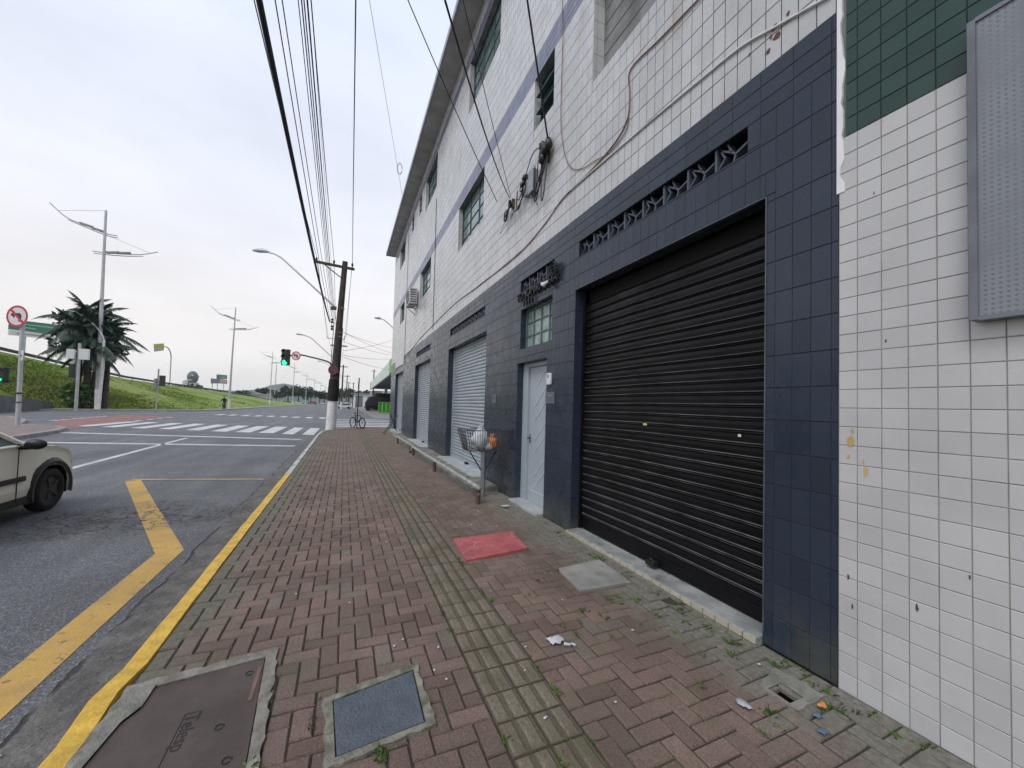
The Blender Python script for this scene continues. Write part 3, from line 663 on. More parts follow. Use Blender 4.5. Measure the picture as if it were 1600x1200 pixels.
def facade():
    zs = {0, 3.14, 3.53, 3.75, 4.09, 7.04, 7.42, 10.62, 10.92, ZT}; ys = {Y0, Y1}
    for o_ in OP: ys |= {o_[1], o_[2]}; zs |= {o_[3], o_[4]}
    ys = sorted(ys); zs = sorted(zs); mb = MB()
    def hole(y, z): return any(o_[1] < y < o_[2] and o_[3] < z < o_[4] for o_ in OP)
    def mat(y, z):
        if z < 4.09:
            if z > 3.75: return 1
            if z > 3.14 and z < 3.25 and any(o_[0] in ('garage',) and o_[1] < y < o_[2] for o_ in OP): return 1
            return 0
        if 7.04 < z < 7.42 or 10.62 < z < 10.92: return 3
        return 2
    zs = sorted(set(zs) | {3.255})
    for a, b in zip(ys[:-1], ys[1:]):
        for c, d in zip(zs[:-1], zs[1:]):
            y, z = (a + b) / 2, (c + d) / 2
            if hole(y, z): continue
            mb.mi = mat(y, z); mb.quad((FX, b, c), (FX, a, c), (FX, a, d), (FX, b, d))
    for k, a, b, c, d, e_ in OP:
        mb.mi = 6 if c < 4 else 7; X = FX + e_
        mb.quad((FX, a, c), (X, a, c), (X, a, d), (FX, a, d)); mb.quad((FX, b, c), (FX, b, d), (X, b, d), (X, b, c))
        mb.mi = 4 if c > 4 else 6
        mb.quad((FX, a, d), (X, a, d), (X, b, d), (FX, b, d)); mb.mi = 4
        if c > 0: mb.quad((FX, a, c), (FX, b, c), (X, b, c), (X, a, c))
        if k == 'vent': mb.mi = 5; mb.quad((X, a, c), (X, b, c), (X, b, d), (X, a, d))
        if k == 'open': mb.mi = 4; mb.quad((X, a, c), (X, b, c), (X, b, d), (X, a, d))
    # end wall on the side street, back and roof slab
    mb.mi = 0; mb.quad((FX, Y1, 0), (FX, Y1, 4.09), (16, Y1, 4.09), (16, Y1, 0)); mb.mi = 2; mb.quad((FX, Y1, 4.09), (FX, Y1, ZT), (16, Y1, ZT), (16, Y1, 4.09))
    mb.mi = 4; mb.quad((16, Y0, 0), (16, Y1, 0), (16, Y1, ZT), (16, Y0, ZT)); mb.quad((FX + .3, Y0, 4.5), (16, Y0, 4.5), (16, Y0, ZT), (FX + .3, Y0, ZT))
    mb.quad((FX, Y0, ZT + .3), (16, Y0, ZT + .3), (16, Y1, ZT + .3), (FX, Y1, ZT + .3))
    mb.mi = 2; mb.quad((FX, Y0, 4.0), (FX + .3, Y0, 4.0), (FX + .3, Y0, ZT), (FX, Y0, ZT))
    o = mb.build('wall', [g_dark, g_dark, g_white, g_band, m_plaster, m_pit, m_dark_v, m_white], bld)
    rows = []
    def add(z0, z1, n_, w_, gy, gz, mi, off=.02):
        for k in range(n_): rows.append((z0 + (z1 - z0) * k / n_, z0 + (z1 - z0) * (k + 1) / n_, w_, gy, gz, mi, off))
    add(0, 3.53, 16, .112, .0016, .0045, 0); add(3.53, 3.75, 1, .112, .0016, .0045, 0); add(3.75, 4.09, 3, .224, .0025, .0045, 0)
    add(4.09, 7.04, 14, .110, .0058, .0058, 1); add(7.04, 7.42, 4, .22, .002, .004, 2); add(7.42, 10.62, 15, .110, .0058, .0058, 1); add(10.62, 10.92, 3, .22, .002, .004, 2); add(10.92, ZT, 2, .110, .0058, .0058, 1)
    tile_field('tile_cladding', FX - .003, Y0, Y1, rows, [o_[1:5] for o_ in OP], bld, [f_dark, f_white, f_band])
facade()
mb = MB(); mb.mi = 0
mb.box(2.20, FX + .5, Y0 - .02, 26.35, ZT, ZT + .05)
for k in range(6): mb.box(2.27 + k * .08, 2.2725 + k * .08 + .004, Y0, 26.3, ZT - .004, ZT)
mb.mi = 1; mb.box(2.15, 2.20, Y0 - .02, 26.4, ZT - .03, ZT + .16); mb.box(2.15, 3.2, 26.35, 26.4, ZT - .03, ZT + .16)
mb.build('eave', [m_eave, M('metal_gutter', (.30, .31, .33), .5, .3)], bld)
mb = MB()
for k, z in enumerate((3.1, 4.12)):
    pass
# downpipe and expansion joints on the facade
mb.tube([(FX - .012, 13.36, 8.85), (FX - .012, 13.30, 7.0), (FX - .012, 13.2, 4.2)], .009, 6); mb.tube([(FX - .01, 20.05, 10.3), (FX - .01, 20.0, 4.3)], .009, 6)
mb.build('wall_joint', m_cable, bld)

def shutter(y0, y1, z0, z1, X, mat, pitch, name='roller_shutter', seed=1, lock=None):
    rr = random.Random(seed); mb = MB(); prof = []; z = z0 + .10
    prof = [(0, z0), (0, z0 + .09), (.006, z0 + .095)]
    while z < z1:
        p = pitch
        prof += ([(.0, z), (-.003, z + .3 * p), (.0, z + .60 * p), (.010, z + .62 * p), (.010, z + .67 * p), (-.006, z + .70 * p), (-.007, z + .745 * p), (.009, z + .77 * p), (.009, z + .83 * p), (-.008, z + .86 * p), (-.009, z + .91 * p), (-.002, z + .95 * p)] if pitch > .09 else
                 [(.012, z), (.012, z + .10 * p), (-.002, z + .14 * p), (-.010, z + .40 * p), (-.010, z + .65 * p), (-.002, z + .95 * p)])
        z += p
    ny = 14; V = []
    for i in range(ny):
        y = y0 + (y1 - y0) * i / (ny - 1); V += [(X + px + .010 * noise.noise((y * 1.3, pz * 1.1, seed)) + .003 * noise.noise((y * 5, pz * 9, seed)), y, pz + .006 * noise.noise((y * .8, pz * .5, seed + 4))) for px, pz in prof if pz < z1]
    n = len(V) // ny; mb.add(V, [(i * n + j, (i + 1) * n + j, (i + 1) * n + j + 1, i * n + j + 1) for i in range(ny - 1) for j in range(n - 1)])
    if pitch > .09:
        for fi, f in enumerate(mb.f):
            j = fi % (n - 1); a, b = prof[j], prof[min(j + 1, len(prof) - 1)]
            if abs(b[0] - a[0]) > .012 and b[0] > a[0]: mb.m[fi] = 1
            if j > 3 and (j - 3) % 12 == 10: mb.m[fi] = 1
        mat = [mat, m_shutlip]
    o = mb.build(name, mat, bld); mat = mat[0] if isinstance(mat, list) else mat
    g = MB(); g.box(X - .03, X + .03, y0 - .002, y0 + .045, z0, z1 - .003); g.box(X - .03, X + .03, y1 - .045, y1 + .002, z0, z1 - .003); g.build('guide_rail', mat, o)
    g = MB(); yc = lock[0] if lock else (y0 + y1) / 2
    g.obox((X - .045, yc, z0 + .035), (.035, 0, 0), (0, .055, 0), (0, 0, .022)); g.tube([(X - .05, yc - .03, z0 + .05), (X - .07, yc, z0 + .085), (X - .05, yc + .03, z0 + .05)], .008, 6)
    g.build('padlock', m_black, o, bevel=.006); return o
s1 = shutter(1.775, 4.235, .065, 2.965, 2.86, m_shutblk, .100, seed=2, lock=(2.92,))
g = MB(); g.box(2.838, 2.843, 3.05, 3.10, 1.435, 1.455); g.build('yellow_sticker', M('sticker_yellow', (.6, .55, .12), .6), s1)
g = MB(); g.box(2.836, 2.84, 2.03, 2.055, 1.40, 1.42); g.build('white_sticker', m_sigwhite, s1)
s1['label'] = 'wide black roller shutter'
mb = MB(); mb.box(2.93, 2.96, 1.775, 4.235, 2.94, 3.14); mb.build('shutter_pocket', m_pit, s1)  # near-black sheet paints the shade in the recess above the curtain
shutter(7.665, 10.895, .12, 3.185, 2.89, m_shutgry, .083, seed=3)
shutter(13.455, 16.615, .12, 3.225, 2.89, m_shutgry, .083, seed=4)
shutter(20.205, 23.495, .12, 3.295, 2.89, m_shutgry, .083, seed=5)
# threshold slabs
mb = MB(); mb.mi = 0; mb.cbox(2.655, 2.90, 1.775, 4.235, -.03, .05, .004); mb.mi = 1; mb.box(2.643, 2.655, 1.775, 4.235, -.05, .042); mb.build('threshold', [M('dirty_garage_sill', (.27, .28, .27), .85, var=.25, sc_=5, dirt=((.13, .13, .11), .5), bump=.006, bs=60), m_wtile], bld)
mb = MB(); mb.cbox(2.60, 2.90, 4.98, 6.0, -.03, .045, .004); mb.build('threshold', m_sill, bld)
for a, b in ((7.62, 10.94), (13.41, 16.66), (20.16, 23.54)):
    mb = MB(); mb.cbox(2.50, 2.93, a, b, .0, .125, .006); mb.build('threshold', m_sill, bld)
# garage lintel metal edge and dark box above the curtain
mb = MB(); mb.box(FX - .008, FX + .02, 1.762, 4.245, 3.131, 3.139); mb.box(FX - .008, FX + .02, 1.759, 1.768, .09, 3.139); mb.build('corner_trim', M('trim_metal', (.10, .11, .13), .4, .3), bld)
# cobogo vents
def vent(y0, y1, z0, z1, n):
    mb = MB(); p = (y1 - y0) / n; zc = (z0 + z1) / 2; h = z1 - z0
    for i in range(n):
        a = y0 + i * p; b = a + p; c = (a + b) / 2
        mb.box(2.735, 2.85, a - .010 if i else a, a + .010, z0, z1)
        for P in ([(b, z1), (c + .01, zc + .01), (c - .02, zc - .02), (a, zc + .02)], [(c - .02, zc - .02), (c, z0)], [(c + .01, zc + .01), (c + .05, z1)], [(b, z0 + .02), (c + .07, z0 + .09), (b - .02, z1)]):
            for (q, r) in zip(P[:-1], P[1:]):
                d = Vector((0, r[0] - q[0], r[1] - q[1])); L = d.length / 2; d.normalize(); u = d.cross(Vector((1, 0, 0)))
                mb.obox((2.79, (q[0] + r[0]) / 2, (q[1] + r[1]) / 2), (.04, 0, 0), d * L, u * .0075)
    mb.build('ventilation_grille', M_vent, bld)
M_vent = M('grey_blue_paint', (.075, .088, .12), .5, var=.15)
vent(1.915, 4.175, 3.553, 3.747, 8); vent(4.815, 5.975, 3.553, 3.747, 4); vent(7.815, 10.785, 3.563, 3.757, 11); vent(13.545, 16.405, 3.563, 3.757, 11)
# entrance door
mb = MB(); X = 2.872
mb.box(X - .05, X + .02, 5.82, 6.008, .045, 2.328); mb.box(X - .05, X + .02, 4.972, 5.03, .045, 2.328); mb.box(X - .05, X + .02, 5.03, 5.82, 2.26, 2.328); mb.build('door_frame', m_door, bld, bevel=.004)
mb = MB(); mb.box(X - .006, X + .03, 5.033, 5.817, .05, 2.257); dr = mb.build('front_door', m_door, bld, label='pale grey front door with slanted grooves')
mb = MB()
for z in (.35, .55, .92, 1.12, 1.45, 1.68, 1.98):
    mb.obox((X - .009, 5.40, z + .1), (.004, 0, 0), (0, .20, -.17), (0, .005, .006))
mb.box(X - .012, X - .006, 5.12, 5.70, .22, .235)
mb.build('door_moulding', M('door_moulding_white', (.52, .55, .58), .4), dr)
mb = MB(); mb.tube([(X - .006, 5.77, 1.08), (X - .05, 5.77, 1.08), (X - .05, 5.68, 1.08)], .009, 8); mb.box(X - .01, X - .006, 5.755, 5.785, 1.0, 1.14); mb.build('door_handle', m_black, dr)
# windows
def window(a, b, c, d, X, nv, nh, glass, frame=m_frame, tilt=False):
    mb = MB(); t = .03
    mb.box(X - .03, X + .02, a, a + t, c, d); mb.box(X - .03, X + .02, b - t, b, c, d); mb.box(X - .03, X + .02, a + t, b - t, c, c + t); mb.box(X - .03, X + .02, a + t, b - t, d - t, d)
    for i in range(1, nv): y = a + (b - a) * i / nv; mb.box(X - .022, X + .012, y - .014, y + .014, c + t, d - t)
    for i in range(1, nh):
        z = c + (d - c) * i / nh
        if tilt: mb.obox((X - .06, (a + b) / 2, z), (.075, 0, .028), (0, (b - a) / 2 - t, 0), (0, 0, .006))
        else: mb.box(X - .018, X + .008, a + t, b - t, z - .011, z + .011)
    o = mb.build('window_frame', frame, bld)
    g = MB(); g.box(X - .003, X + .003, a + .01, b - .01, c + .01, d - .01); g.build('pane', glass, o)
for k, a, b, c, d, e_ in OP:
    if k == 'win': window(a + .003, b - .003, c + .003, d - .003, FX + e_ - .03, 3 if b - a > 1 else 1, 4 if d - c > 1 else 3, m_glass, tilt=(b - a < 1))
    if k == 'transom': window(a + .003, b - .003, c + .003, d - .003, FX + e_ - .015, 4, 3, m_glassg, M('grey_window_frame', (.11, .15, .16), .5))
# back room darkness behind shutters and windows is closed by a core
mb = MB(); mb.box(FX + .36, 15.9, Y0 + .05, Y1 - .05, .0, ZT - .05); mb.build('inner_core', m_pit, bld)
# window in the unfinished opening: stacked blocks joints
mb = MB()
for i in range(1, 7): mb.box(FX + .166, FX + .1705, 1.76, 3.95, 5.70 + i * .2, 5.712 + i * .2)
mb.build('block_joint', M('mortar_dark', (.12, .12, .12), .9), bld)
# torn tile chips on the white wall
mb = MB(); rr = random.Random(4)
for y, z, s_ in ((1.72, 4.34, .020), (1.70, 4.26, .022), (1.76, 4.20, .016), (1.9, 4.30, .010), (1.62, 4.36, .012), (1.74, 4.29, .012)):
    mb.add([(FX - .0065, y + math.cos(k) * s_ * (.5 + rr.random()), z + math.sin(k) * s_ * (.5 + rr.random()) * 1.2) for k in [q * .785 for q in range(8)]], [tuple(range(8))])
mb.build('tile_chip', M('exposed_clay', (.12, .06, .045), .9), bld)

# lettering over the door
sgn = empty('building_sign', (FX - .03, 5.4, 3.4), 'black raised letters spelling the building name over the entrance door', 'sign')
MW = Matrix(((0, 0, -1, FX - .045), (-1, 0, 0, 5.99), (0, 1, 0, 3.385), (0, 0, 0, 1)))
text('letters', 'ED. JOMIRANDA', .185, .018, m_black, sgn, MW)
MW = Matrix(((0, 0, -1, FX - .04), (-1, 0, 0, 5.78), (0, 1, 0, 3.262), (0, 0, 0, 1)))
for k, ch in enumerate('2111'): text('digit', ch, .15, .012, m_black, sgn, MW @ Matrix.Translation((.10 * k, 0, 0)))
lm = empty('spotlight', (2.62, 4.78, 3.42), 'small white spotlight beside the black letters over the door', 'spotlight')
mb = MB(); mb.tube([(2.585, 4.93, 3.37), (2.588, 4.925, 3.375), (2.615, 4.89, 3.40), (2.64, 4.86, 3.42)], [.042, .042, .022, .018], 12); mb.build('lamp_head', m_wpaint, lm)
mb = MB(); mb.tube([(2.64, 4.86, 3.42), (2.67, 4.80, 3.45), (FX, 4.78, 3.45)], .013, 6); mb.build('bracket', m_black, lm)
mb = MB(); rr = random.Random(9)
for k in range(9):
    r = .06 + .05 * rr.random(); c = Vector((2.67 - .03 * rr.random(), 4.72 + .06 * rr.random(), 3.55 + .03 * rr.random()))
    mb.tube([c + Vector((.02 * math.sin(a * 2 + k), math.cos(a) * r, math.sin(a) * r * 1.1)) for a in [q * .5 for q in range(14)]], .007, 5)
tag(mb.build('cable_coil', m_cable), 'coil of black cable hung on the wall above the spotlight', 'cable')
# intercom, mail slot, meter
mb = MB(); mb.cbox(FX - .03, FX, 4.80, 4.92, 1.93, 2.08, .01)
v = MB(); v.prism([(4.80, 1.92), (4.92, 1.92), (4.92, 2.09), (4.80, 2.09)], 0, FX - .035, FX - .001)
ic = tag(v.build('intercom', m_wpaint, bevel=.012), 'white intercom box on the dark wall beside the entrance door', 'intercom')
v = MB(); v.box(FX - .037, FX - .034, 4.835, 4.885, 2.02, 2.07); v.build('speaker_grille', m_metal, ic)
v = MB(); v.prism([(4.71, 1.645), (4.97, 1.645), (4.97, 1.815), (4.71, 1.815)], 0, FX - .014, FX - .001)
ic = tag(v.build('mail_slot', M('slate_plate', (.10, .12, .15), .45), bevel=.005), 'dark metal mail slot plate below the white intercom', 'mailbox')
v = MB(); v.box(FX - .02, FX - .013, 4.76, 4.89, 1.75, 1.772); v.build('flap', m_metal, ic)
v = MB(); v.prism([(6.98, 1.65), (7.2, 1.65), (7.2, 1.82), (6.98, 1.82)], 0, FX - .014, FX - .001)
ic = tag(v.build('meter_cover', M('meter_plate', (.10, .11, .13), .5), bevel=.005), 'small square meter cover on the dark wall between door and grey shutter', 'meter cover')
v = MB(); v.box(FX - .018, FX - .013, 7.06, 7.12, 1.74, 1.77); v.build('cover_window', m_black, ic)
v = MB(); v.prism([(20.15, 3.63), (23.4, 3.66), (23.4, 4.38), (20.15, 4.36)], 0, FX - .04, FX - .002)
tag(v.build('blank_shop_sign', m_sigwhite, bevel=.01), 'blank white sign board above the farthest grey shutter', 'sign')
# air conditioner
ac = empty('air_conditioner', (2.5, 16.8, 5.7), 'white air conditioner unit on brackets beside an upper window', 'air conditioner')
mb = MB(); mb.box(2.33, 2.66, 16.4, 17.2, 5.82, 6.5); mb.build('casing', M('aged_white_metal', (.50, .50, .48), .6, dirt=((.3, .28, .25), .5)), ac, bevel=.02)
mb = MB()
for k in range(6): mb.box(2.37, 2.62, 16.392, 16.399, 5.9 + k * .1, 5.93 + k * .1)
mb.build('side_vents', m_black, ac)
mb = MB(); mb.tube([(2.322, 16.8 + .27 * math.cos(a), 6.16 + .27 * math.sin(a)) for a in [q * .4 for q in range(17)]], .012, 5)
for k in range(4): mb.tube([(2.322, 16.8 - .25, 6.0 + k * .1), (2.322, 17.05, 6.0 + k * .1)], .007, 4)
mb.build('fan_grille', m_black, ac)
for y in (16.5, 17.1):
    mb = MB(); mb.tube([(2.3, y, 5.80), (FX, y, 5.80)], .018, 5); mb.tube([(2.35, y, 5.79), (FX, y, 5.5)], .014, 5); mb.build('bracket', m_metal, ac)
def spline(P, k=8):
    P = [Vector(p) for p in P]; out_ = []
    for i in range(len(P) - 1):
        a, b, c, d = P[max(i - 1, 0)], P[i], P[i + 1], P[min(i + 2, len(P) - 1)]
        for j in range(k):
            t = j / k; out_.append(.5 * ((2 * b) + (c - a) * t + (2 * a - 5 * b + 4 * c - d) * t * t + (3 * b - a - 3 * c + d) * t ** 3))
    return out_ + [P[-1]]
# insulator brackets and cables on the wall
def wallbracket(y, z, s_, label, seed):
    r2 = random.Random(seed); b = empty('cable_bracket', (FX, y, z), label, 'cable bracket', 'cable brackets on the white tiled wall')
    mb = MB()
    for k in range(5): mb.ball((FX - .07 - .03 * r2.random(), y + (r2.random() - .5) * .16 * s_, z + (r2.random() - .5) * .2 * s_), .045 * s_, sz=1.2, nu=8, nv=5, jit=.2)
    mb.build('insulators', m_black, b)
    mb = MB(); mb.box(FX - .05, FX - .001, y - .02, y + .02, z - .12 * s_, z + .12 * s_); mb.build('bracket_plate', m_rust, b)
    mb = MB()
    for k in range(5):
        h = (.2 + .35 * r2.random()) * s_; wd_ = (.10 + .25 * r2.random()) * s_; y2 = y + (r2.random() - .3) * .2
        mb.tube([(FX - .06 - .04 * math.sin(t), y2 + wd_ * .5 * (1 - math.cos(t)) , z - h * math.sin(t)) for t in [q * .3 for q in range(11)]], .009, 5)
    mb.build('hanging_loop', m_cable, b); return b
wallbracket(5.05, 5.50, 1.55, 'largest knot of black insulators with long hanging cable loops', 1)
wallbracket(5.78, 5.42, .8, 'middle cable bracket mounted on two grey boxes', 2)
wallbracket(6.36, 5.30, .7, 'farthest small cable bracket with thin loose wires', 3)
mb = MB(); mb.prism([(5.42, 5.05), (5.60, 5.05), (5.60, 5.42), (5.42, 5.42)], 0, FX - .10, FX - .002)
for k_, (P_1, P_2, P_3, l_) in enumerate((((5.1, 5.45), (5.5, 4.98), (5.8, 5.36), 'black wire looping between the largest and middle wall brackets'), ((5.15, 5.6), (5.5, 5.72), (5.85, 5.45), 'black wire arching between the largest and middle wall brackets'), ((5.8, 5.3), (6.1, 5.05), (6.36, 5.2), 'black wire looping between the middle and farthest wall brackets'), ((6.3, 5.2), (6.9, 4.95), (5.9, 5.15), 'thin loose wire hanging low under the farthest wall bracket'), ((5.55, 5.1), (5.3, 4.75), (5.45, 5.05), 'short loose wire tail under the grey junction box'))):
    mb = MB(); mb.tube(spline([(FX - .05, *P_1), (FX - .06, *P_2), (FX - .05, *P_3)], 8), .008 if k_ < 3 else .004, 5); tag(mb.build('loose_wire', m_cable), l_, 'cable', 'loose wires on the white tiled wall')
mb = MB(); mb.prism([(5.42, 5.05), (5.60, 5.05), (5.60, 5.42), (5.42, 5.42)], 0, FX - .10, FX - .002)
jb = tag(mb.build('junction_box', m_metal, bevel=.01), 'grey junction box on the white wall between the cable brackets', 'junction box')
mb = MB(); mb.prism([(5.68, 5.12), (5.80, 5.12), (5.80, 5.38), (5.68, 5.38)], 0, FX - .07, FX - .002); mb.build('side_box', m_metal, jb, bevel=.01)

def cable(pts, r, mat, label, group=None, name='power_cable', n=6):
    mb = MB(); mb.tube(pts, r, n); return tag(mb.build(name, mat), label, 'cable', group)
W_ = FX - .014
cable(spline([(W_, 25.6, 3.30), (W_, 17.5, 4.12), (W_, 11.17, 4.40), (W_, 8.4, 4.33), (W_, 6.2, 4.27), (W_, 5.2, 4.38), (W_, 4.6, 4.53), (W_, 3.98, 4.55), (W_, 3.49, 4.61), (W_, 3.27, 4.75), (W_, 3.24, 5.0), (W_, 3.23, 5.27), (W_, 2.8, 5.23), (W_, 2.37, 5.19), (W_, 1.35, 5.1)]), .008, m_orange, 'long brown cable snaking along the white wall above the dark tiles', name='wall_cable')
cable(spline([(W_, 4.80, 9.2), (W_, 4.76, 7.5), (W_, 4.72, 6.94), (W_, 4.72, 5.8), (W_, 4.60, 5.2), (W_, 4.40, 4.85), (W_, 4.13, 4.69), (W_, 3.9, 4.64), (W_, 3.55, 4.56), (W_, 3.3, 4.62), (W_, 3.25, 4.75)]), .005, m_orange, 'thin pinkish cable dropping down the white wall and looping right', name='wall_cable')
cable(spline([(W_, 4.5, 4.55), (W_, 3.08, 4.49), (W_, 2.3, 4.44), (W_, 1.96, 4.41), (W_, 1.7, 4.33), (W_, 1.36, 4.22)]), .009, m_wpaint, 'white conduit running just above the dark blue tiles', name='wall_conduit')

# ================================================================ NEIGHBOUR
nb = empty('neighbour_building', (2.7, 0, 0), 'neighbouring wall of small white tiles with a dark green tiled band above', 'building')
NX = 2.702
mb = MB(); mb.mi = 0; mb.box(NX, 3.2, -6, Y0 - .005, -.03, 3.262); mb.mi = 1; mb.box(NX, 3.2, -6, Y0 - .055, 3.262, 4.75); mb.mi = 0; mb.box(NX, 3.2, -6, Y0 - .055, 4.75, 7.5); mb.mi = 2; mb.box(NX + .012, 3.2, Y0 - .055, Y0 - .005, 3.262, 7.5); mb.mi = 2; mb.box(3.2, 12, -6, Y0 - .01, -.03, 7.5)
mb.build('wall', [g_nw, g_ng, m_plaster], nb)
rows = [(.0 + k * .1087, .0 + (k + 1) * .1087, .109, .0035, .0035, 0, .03) for k in range(30)] + [(3.262 + k * .1063, 3.262 + (k + 1) * .1063, .109, .002, .0035, 1, .03) for k in range(14)] + [(4.75 + k * .11, 4.86 + k * .11, .109, .0035, .0035, 0, .03) for k in range(25)]
tile_field('tile_cladding', NX - .003, -3.0, Y0 - .006, rows, [(Y0 - .04, Y0, 3.262, 8)], nb, [f_nwhite, f_ngreen], 5)
mb = MB(); rr = random.Random(2); L = []; Q = []
zz = 2.93
while zz < 4.6: L.append((Y0 + .004, zz)); Q.append((Y0 - .012 - .026 * rr.random(), zz)); zz += .05
mb.prism(L + Q[::-1], 0, NX - .008, NX + .05); mb.build('plaster_strip', M('bright_filler', (.80, .80, .82), .8, var=.05), nb)
mb = MB(); rr = random.Random(12)
for y, z, s_ in ((1.26, 1.44, .030), (1.19, 1.28, .026), (1.27, 1.35, .014), (1.25, 1.50, .012), (1.2, 1.33, .012)):
    mb.add([(NX - .006, y + math.cos(k) * s_ * .5 * (.5 + rr.random()), z + math.sin(k) * s_ * (.6 + rr.random())) for k in [q * .785 for q in range(8)]], [tuple(range(8))])
mb.build('paint_splash', M('ochre_splash', (.55, .38, .12), .8), nb)
mb = MB()
for y, z, s_ in ((.98, .62, .012), (1.27, .66, .010), (1.25, .5, .008), (.80, .85, .006), (1.1, 2.0, .006), (1.15, 2.85, .006)):
    mb.add([(NX - .006, y + math.cos(k) * s_ * .5 * (.5 + rr.random()), z + math.sin(k) * s_ * 1.5 * (.6 + rr.random())) for k in [q * .785 for q in range(8)]], [tuple(range(8))])
mb.build('dirt_mark', m_rust, nb)
pn = empty('perforated_panel', (2.6, 0, 2.7), 'grey perforated metal panel fixed to the neighbouring tiled wall', 'metal panel')
mb = MB(); mb.box(2.63, 2.69, -1.2, .765, 2.05, 3.44); mb.build('sheet', m_perf, pn, bevel=.004)
mb = MB()
for a in ((2.622, 2.695, .745, .772, 2.04, 3.45), (2.622, 2.695, -1.2, .745, 2.035, 2.055), (2.622, 2.695, -1.2, .745, 3.435, 3.455)): mb.box(*a)
mb.build('panel_frame', M('panel_edge', (.16, .17, .19), .5, .3), pn)

# ================================================================ PAVEMENT OBJECTS
mb = MB(); mb.cbox(2.20, FX, 6.75, 12.45, -.05, .10, .02); mb.cbox(2.20, FX, 12.45, 19.8, -.05, .11, .02); tag(mb.build('concrete_ledge', m_concd), 'rough concrete ledge along the foot of the shuttered wall', 'ledge')
def rail(y0, y1, posts, label):
    r_ = empty('low_pipe_rail', (2.0, y0, 0), label, 'pipe rail', 'low pipe rails in front of the shutters')
    mb = MB(); mb.tube(spline([(2.05, y0, .10), (2.05, y0, .20), (2.045, y0 + .05, .255), (2.04, y0 + .14, .265), (2.02, (y0 + y1) / 2, .265), (2.0, y1, .265)], 6), .037, 10); mb.build('pipe', M('old_pipe_paint', (.30, .31, .29), .7, var=.3, sc_=7, dirt=((.12, .09, .07), .55)), r_)
    for y in posts: mb = MB(); mb.tube([(2.05 if y == y0 else 2.02, y, -.05), (2.05 if y == y0 else 2.02, y, .24)], .04, 10); mb.build('post', m_rust, r_)
rail(5.97, 12.35, (5.97, 9.13, 12.2), 'nearer low pipe rail with a rusty end post beside the litter basket')
rail(12.65, 16.1, (12.75, 15.98), 'farther low pipe rail ending by the far shutter')
# litter basket
bk_ = empty('litter_basket', (2.28, 6.4, 0), 'wire litter basket on a grey post in front of the grey shutter', 'litter basket')
mb = MB(); mb.tube([(2.29, 6.42, -.02), (2.27, 6.40, .80)], .043, 12); mb.build('post', m_metal, bk_)
mb = MB(); mb.tube([(2.27, 6.40, .42), (2.02, 6.40, .80)], .011, 5); mb.tube([(2.27, 6.40, .42), (2.50, 6.38, .80)], .014, 5); mb.build('brace', m_black, bk_)
mb = MB(); T = [(1.86, 6.18), (2.69, 6.14), (2.69, 6.62), (1.86, 6.66)]; B = [(1.95, 6.26), (2.60, 6.24), (2.60, 6.54), (1.95, 6.56)]
for S_, z in ((T, 1.17), (B, .82)):
    for i in range(4): mb.tube([(*S_[i], z), (*S_[(i + 1) % 4], z)], .0075, 5)
for i in range(4):
    n_ = 19 if i % 2 == 0 else 9
    for k in range(n_):
        t = k / n_; a = Vector((*T[i], 1.17)).lerp(Vector((*T[(i + 1) % 4], 1.17)), t); b = Vector((*B[i], .82)).lerp(Vector((*B[(i + 1) % 4], .82)), t); mb.tube([a, b], .0042, 4, False)
for k in range(12): t = (k + .5) / 12; mb.tube([(1.95 + .65 * t, 6.56, .82), (1.95 + .65 * t, 6.24, .82)], .004, 4, False)
mb.build('wire_basket', M('basket_wire', (.06, .062, .062), .55, .4), bk_)
def bag(c, r, mat, label, sx, sy, sz, neck, seed):
    r2 = random.Random(seed); mb = MB(); mb.smooth = True; V = []; nu, nv = 20, 14
    for i in range(nv + 1):
        for j in range(nu):
            a = math.pi * i / nv; b = 2 * math.pi * j / nu; q = 1 + .38 * noise.noise((math.cos(b) * 1.6 + seed, math.sin(b) * 1.6, a * 1.5)) + .07 * noise.noise((math.cos(b) * 6, math.sin(b) * 6 + seed, a * 5)) + .05 * math.sin(b * 9 + a * 3)
            V.append((c[0] + r * sx * q * math.sin(a) * math.cos(b), c[1] + r * sy * q * math.sin(a) * math.sin(b), c[2] + r * sz * q * math.cos(a) * (1.0 if a > .5 else 1.0)))
    mb.add(V, [(i * nu + j, (i + 1) * nu + j, (i + 1) * nu + (j + 1) % nu, i * nu + (j + 1) % nu) for i in range(nv) for j in range(nu)])
    for k in range(3): mb.tube([(c[0], c[1], c[2] + r * sz * .85), (c[0] + (k - 1) * .03, c[1], c[2] + r * sz + neck)], [.03, .012], 6)
    return tag(mb.build('rubbish_bag', mat), label, 'rubbish bag')
bag((2.20, 6.38, .99), .15, m_plas_w, 'white tied rubbish bag inside the wire basket', 1.0, .75, 1.25, .08, 1)
bag((2.41, 6.36, .93), .11, m_plas_o, 'orange rubbish bag inside the wire basket', .9, .9, 1.1, .05, 2)
bag((2.34, 6.30, .87), .06, m_plas_w, 'small clear bag squeezed between the two larger bags', 1.2, .8, .8, .02, 3)
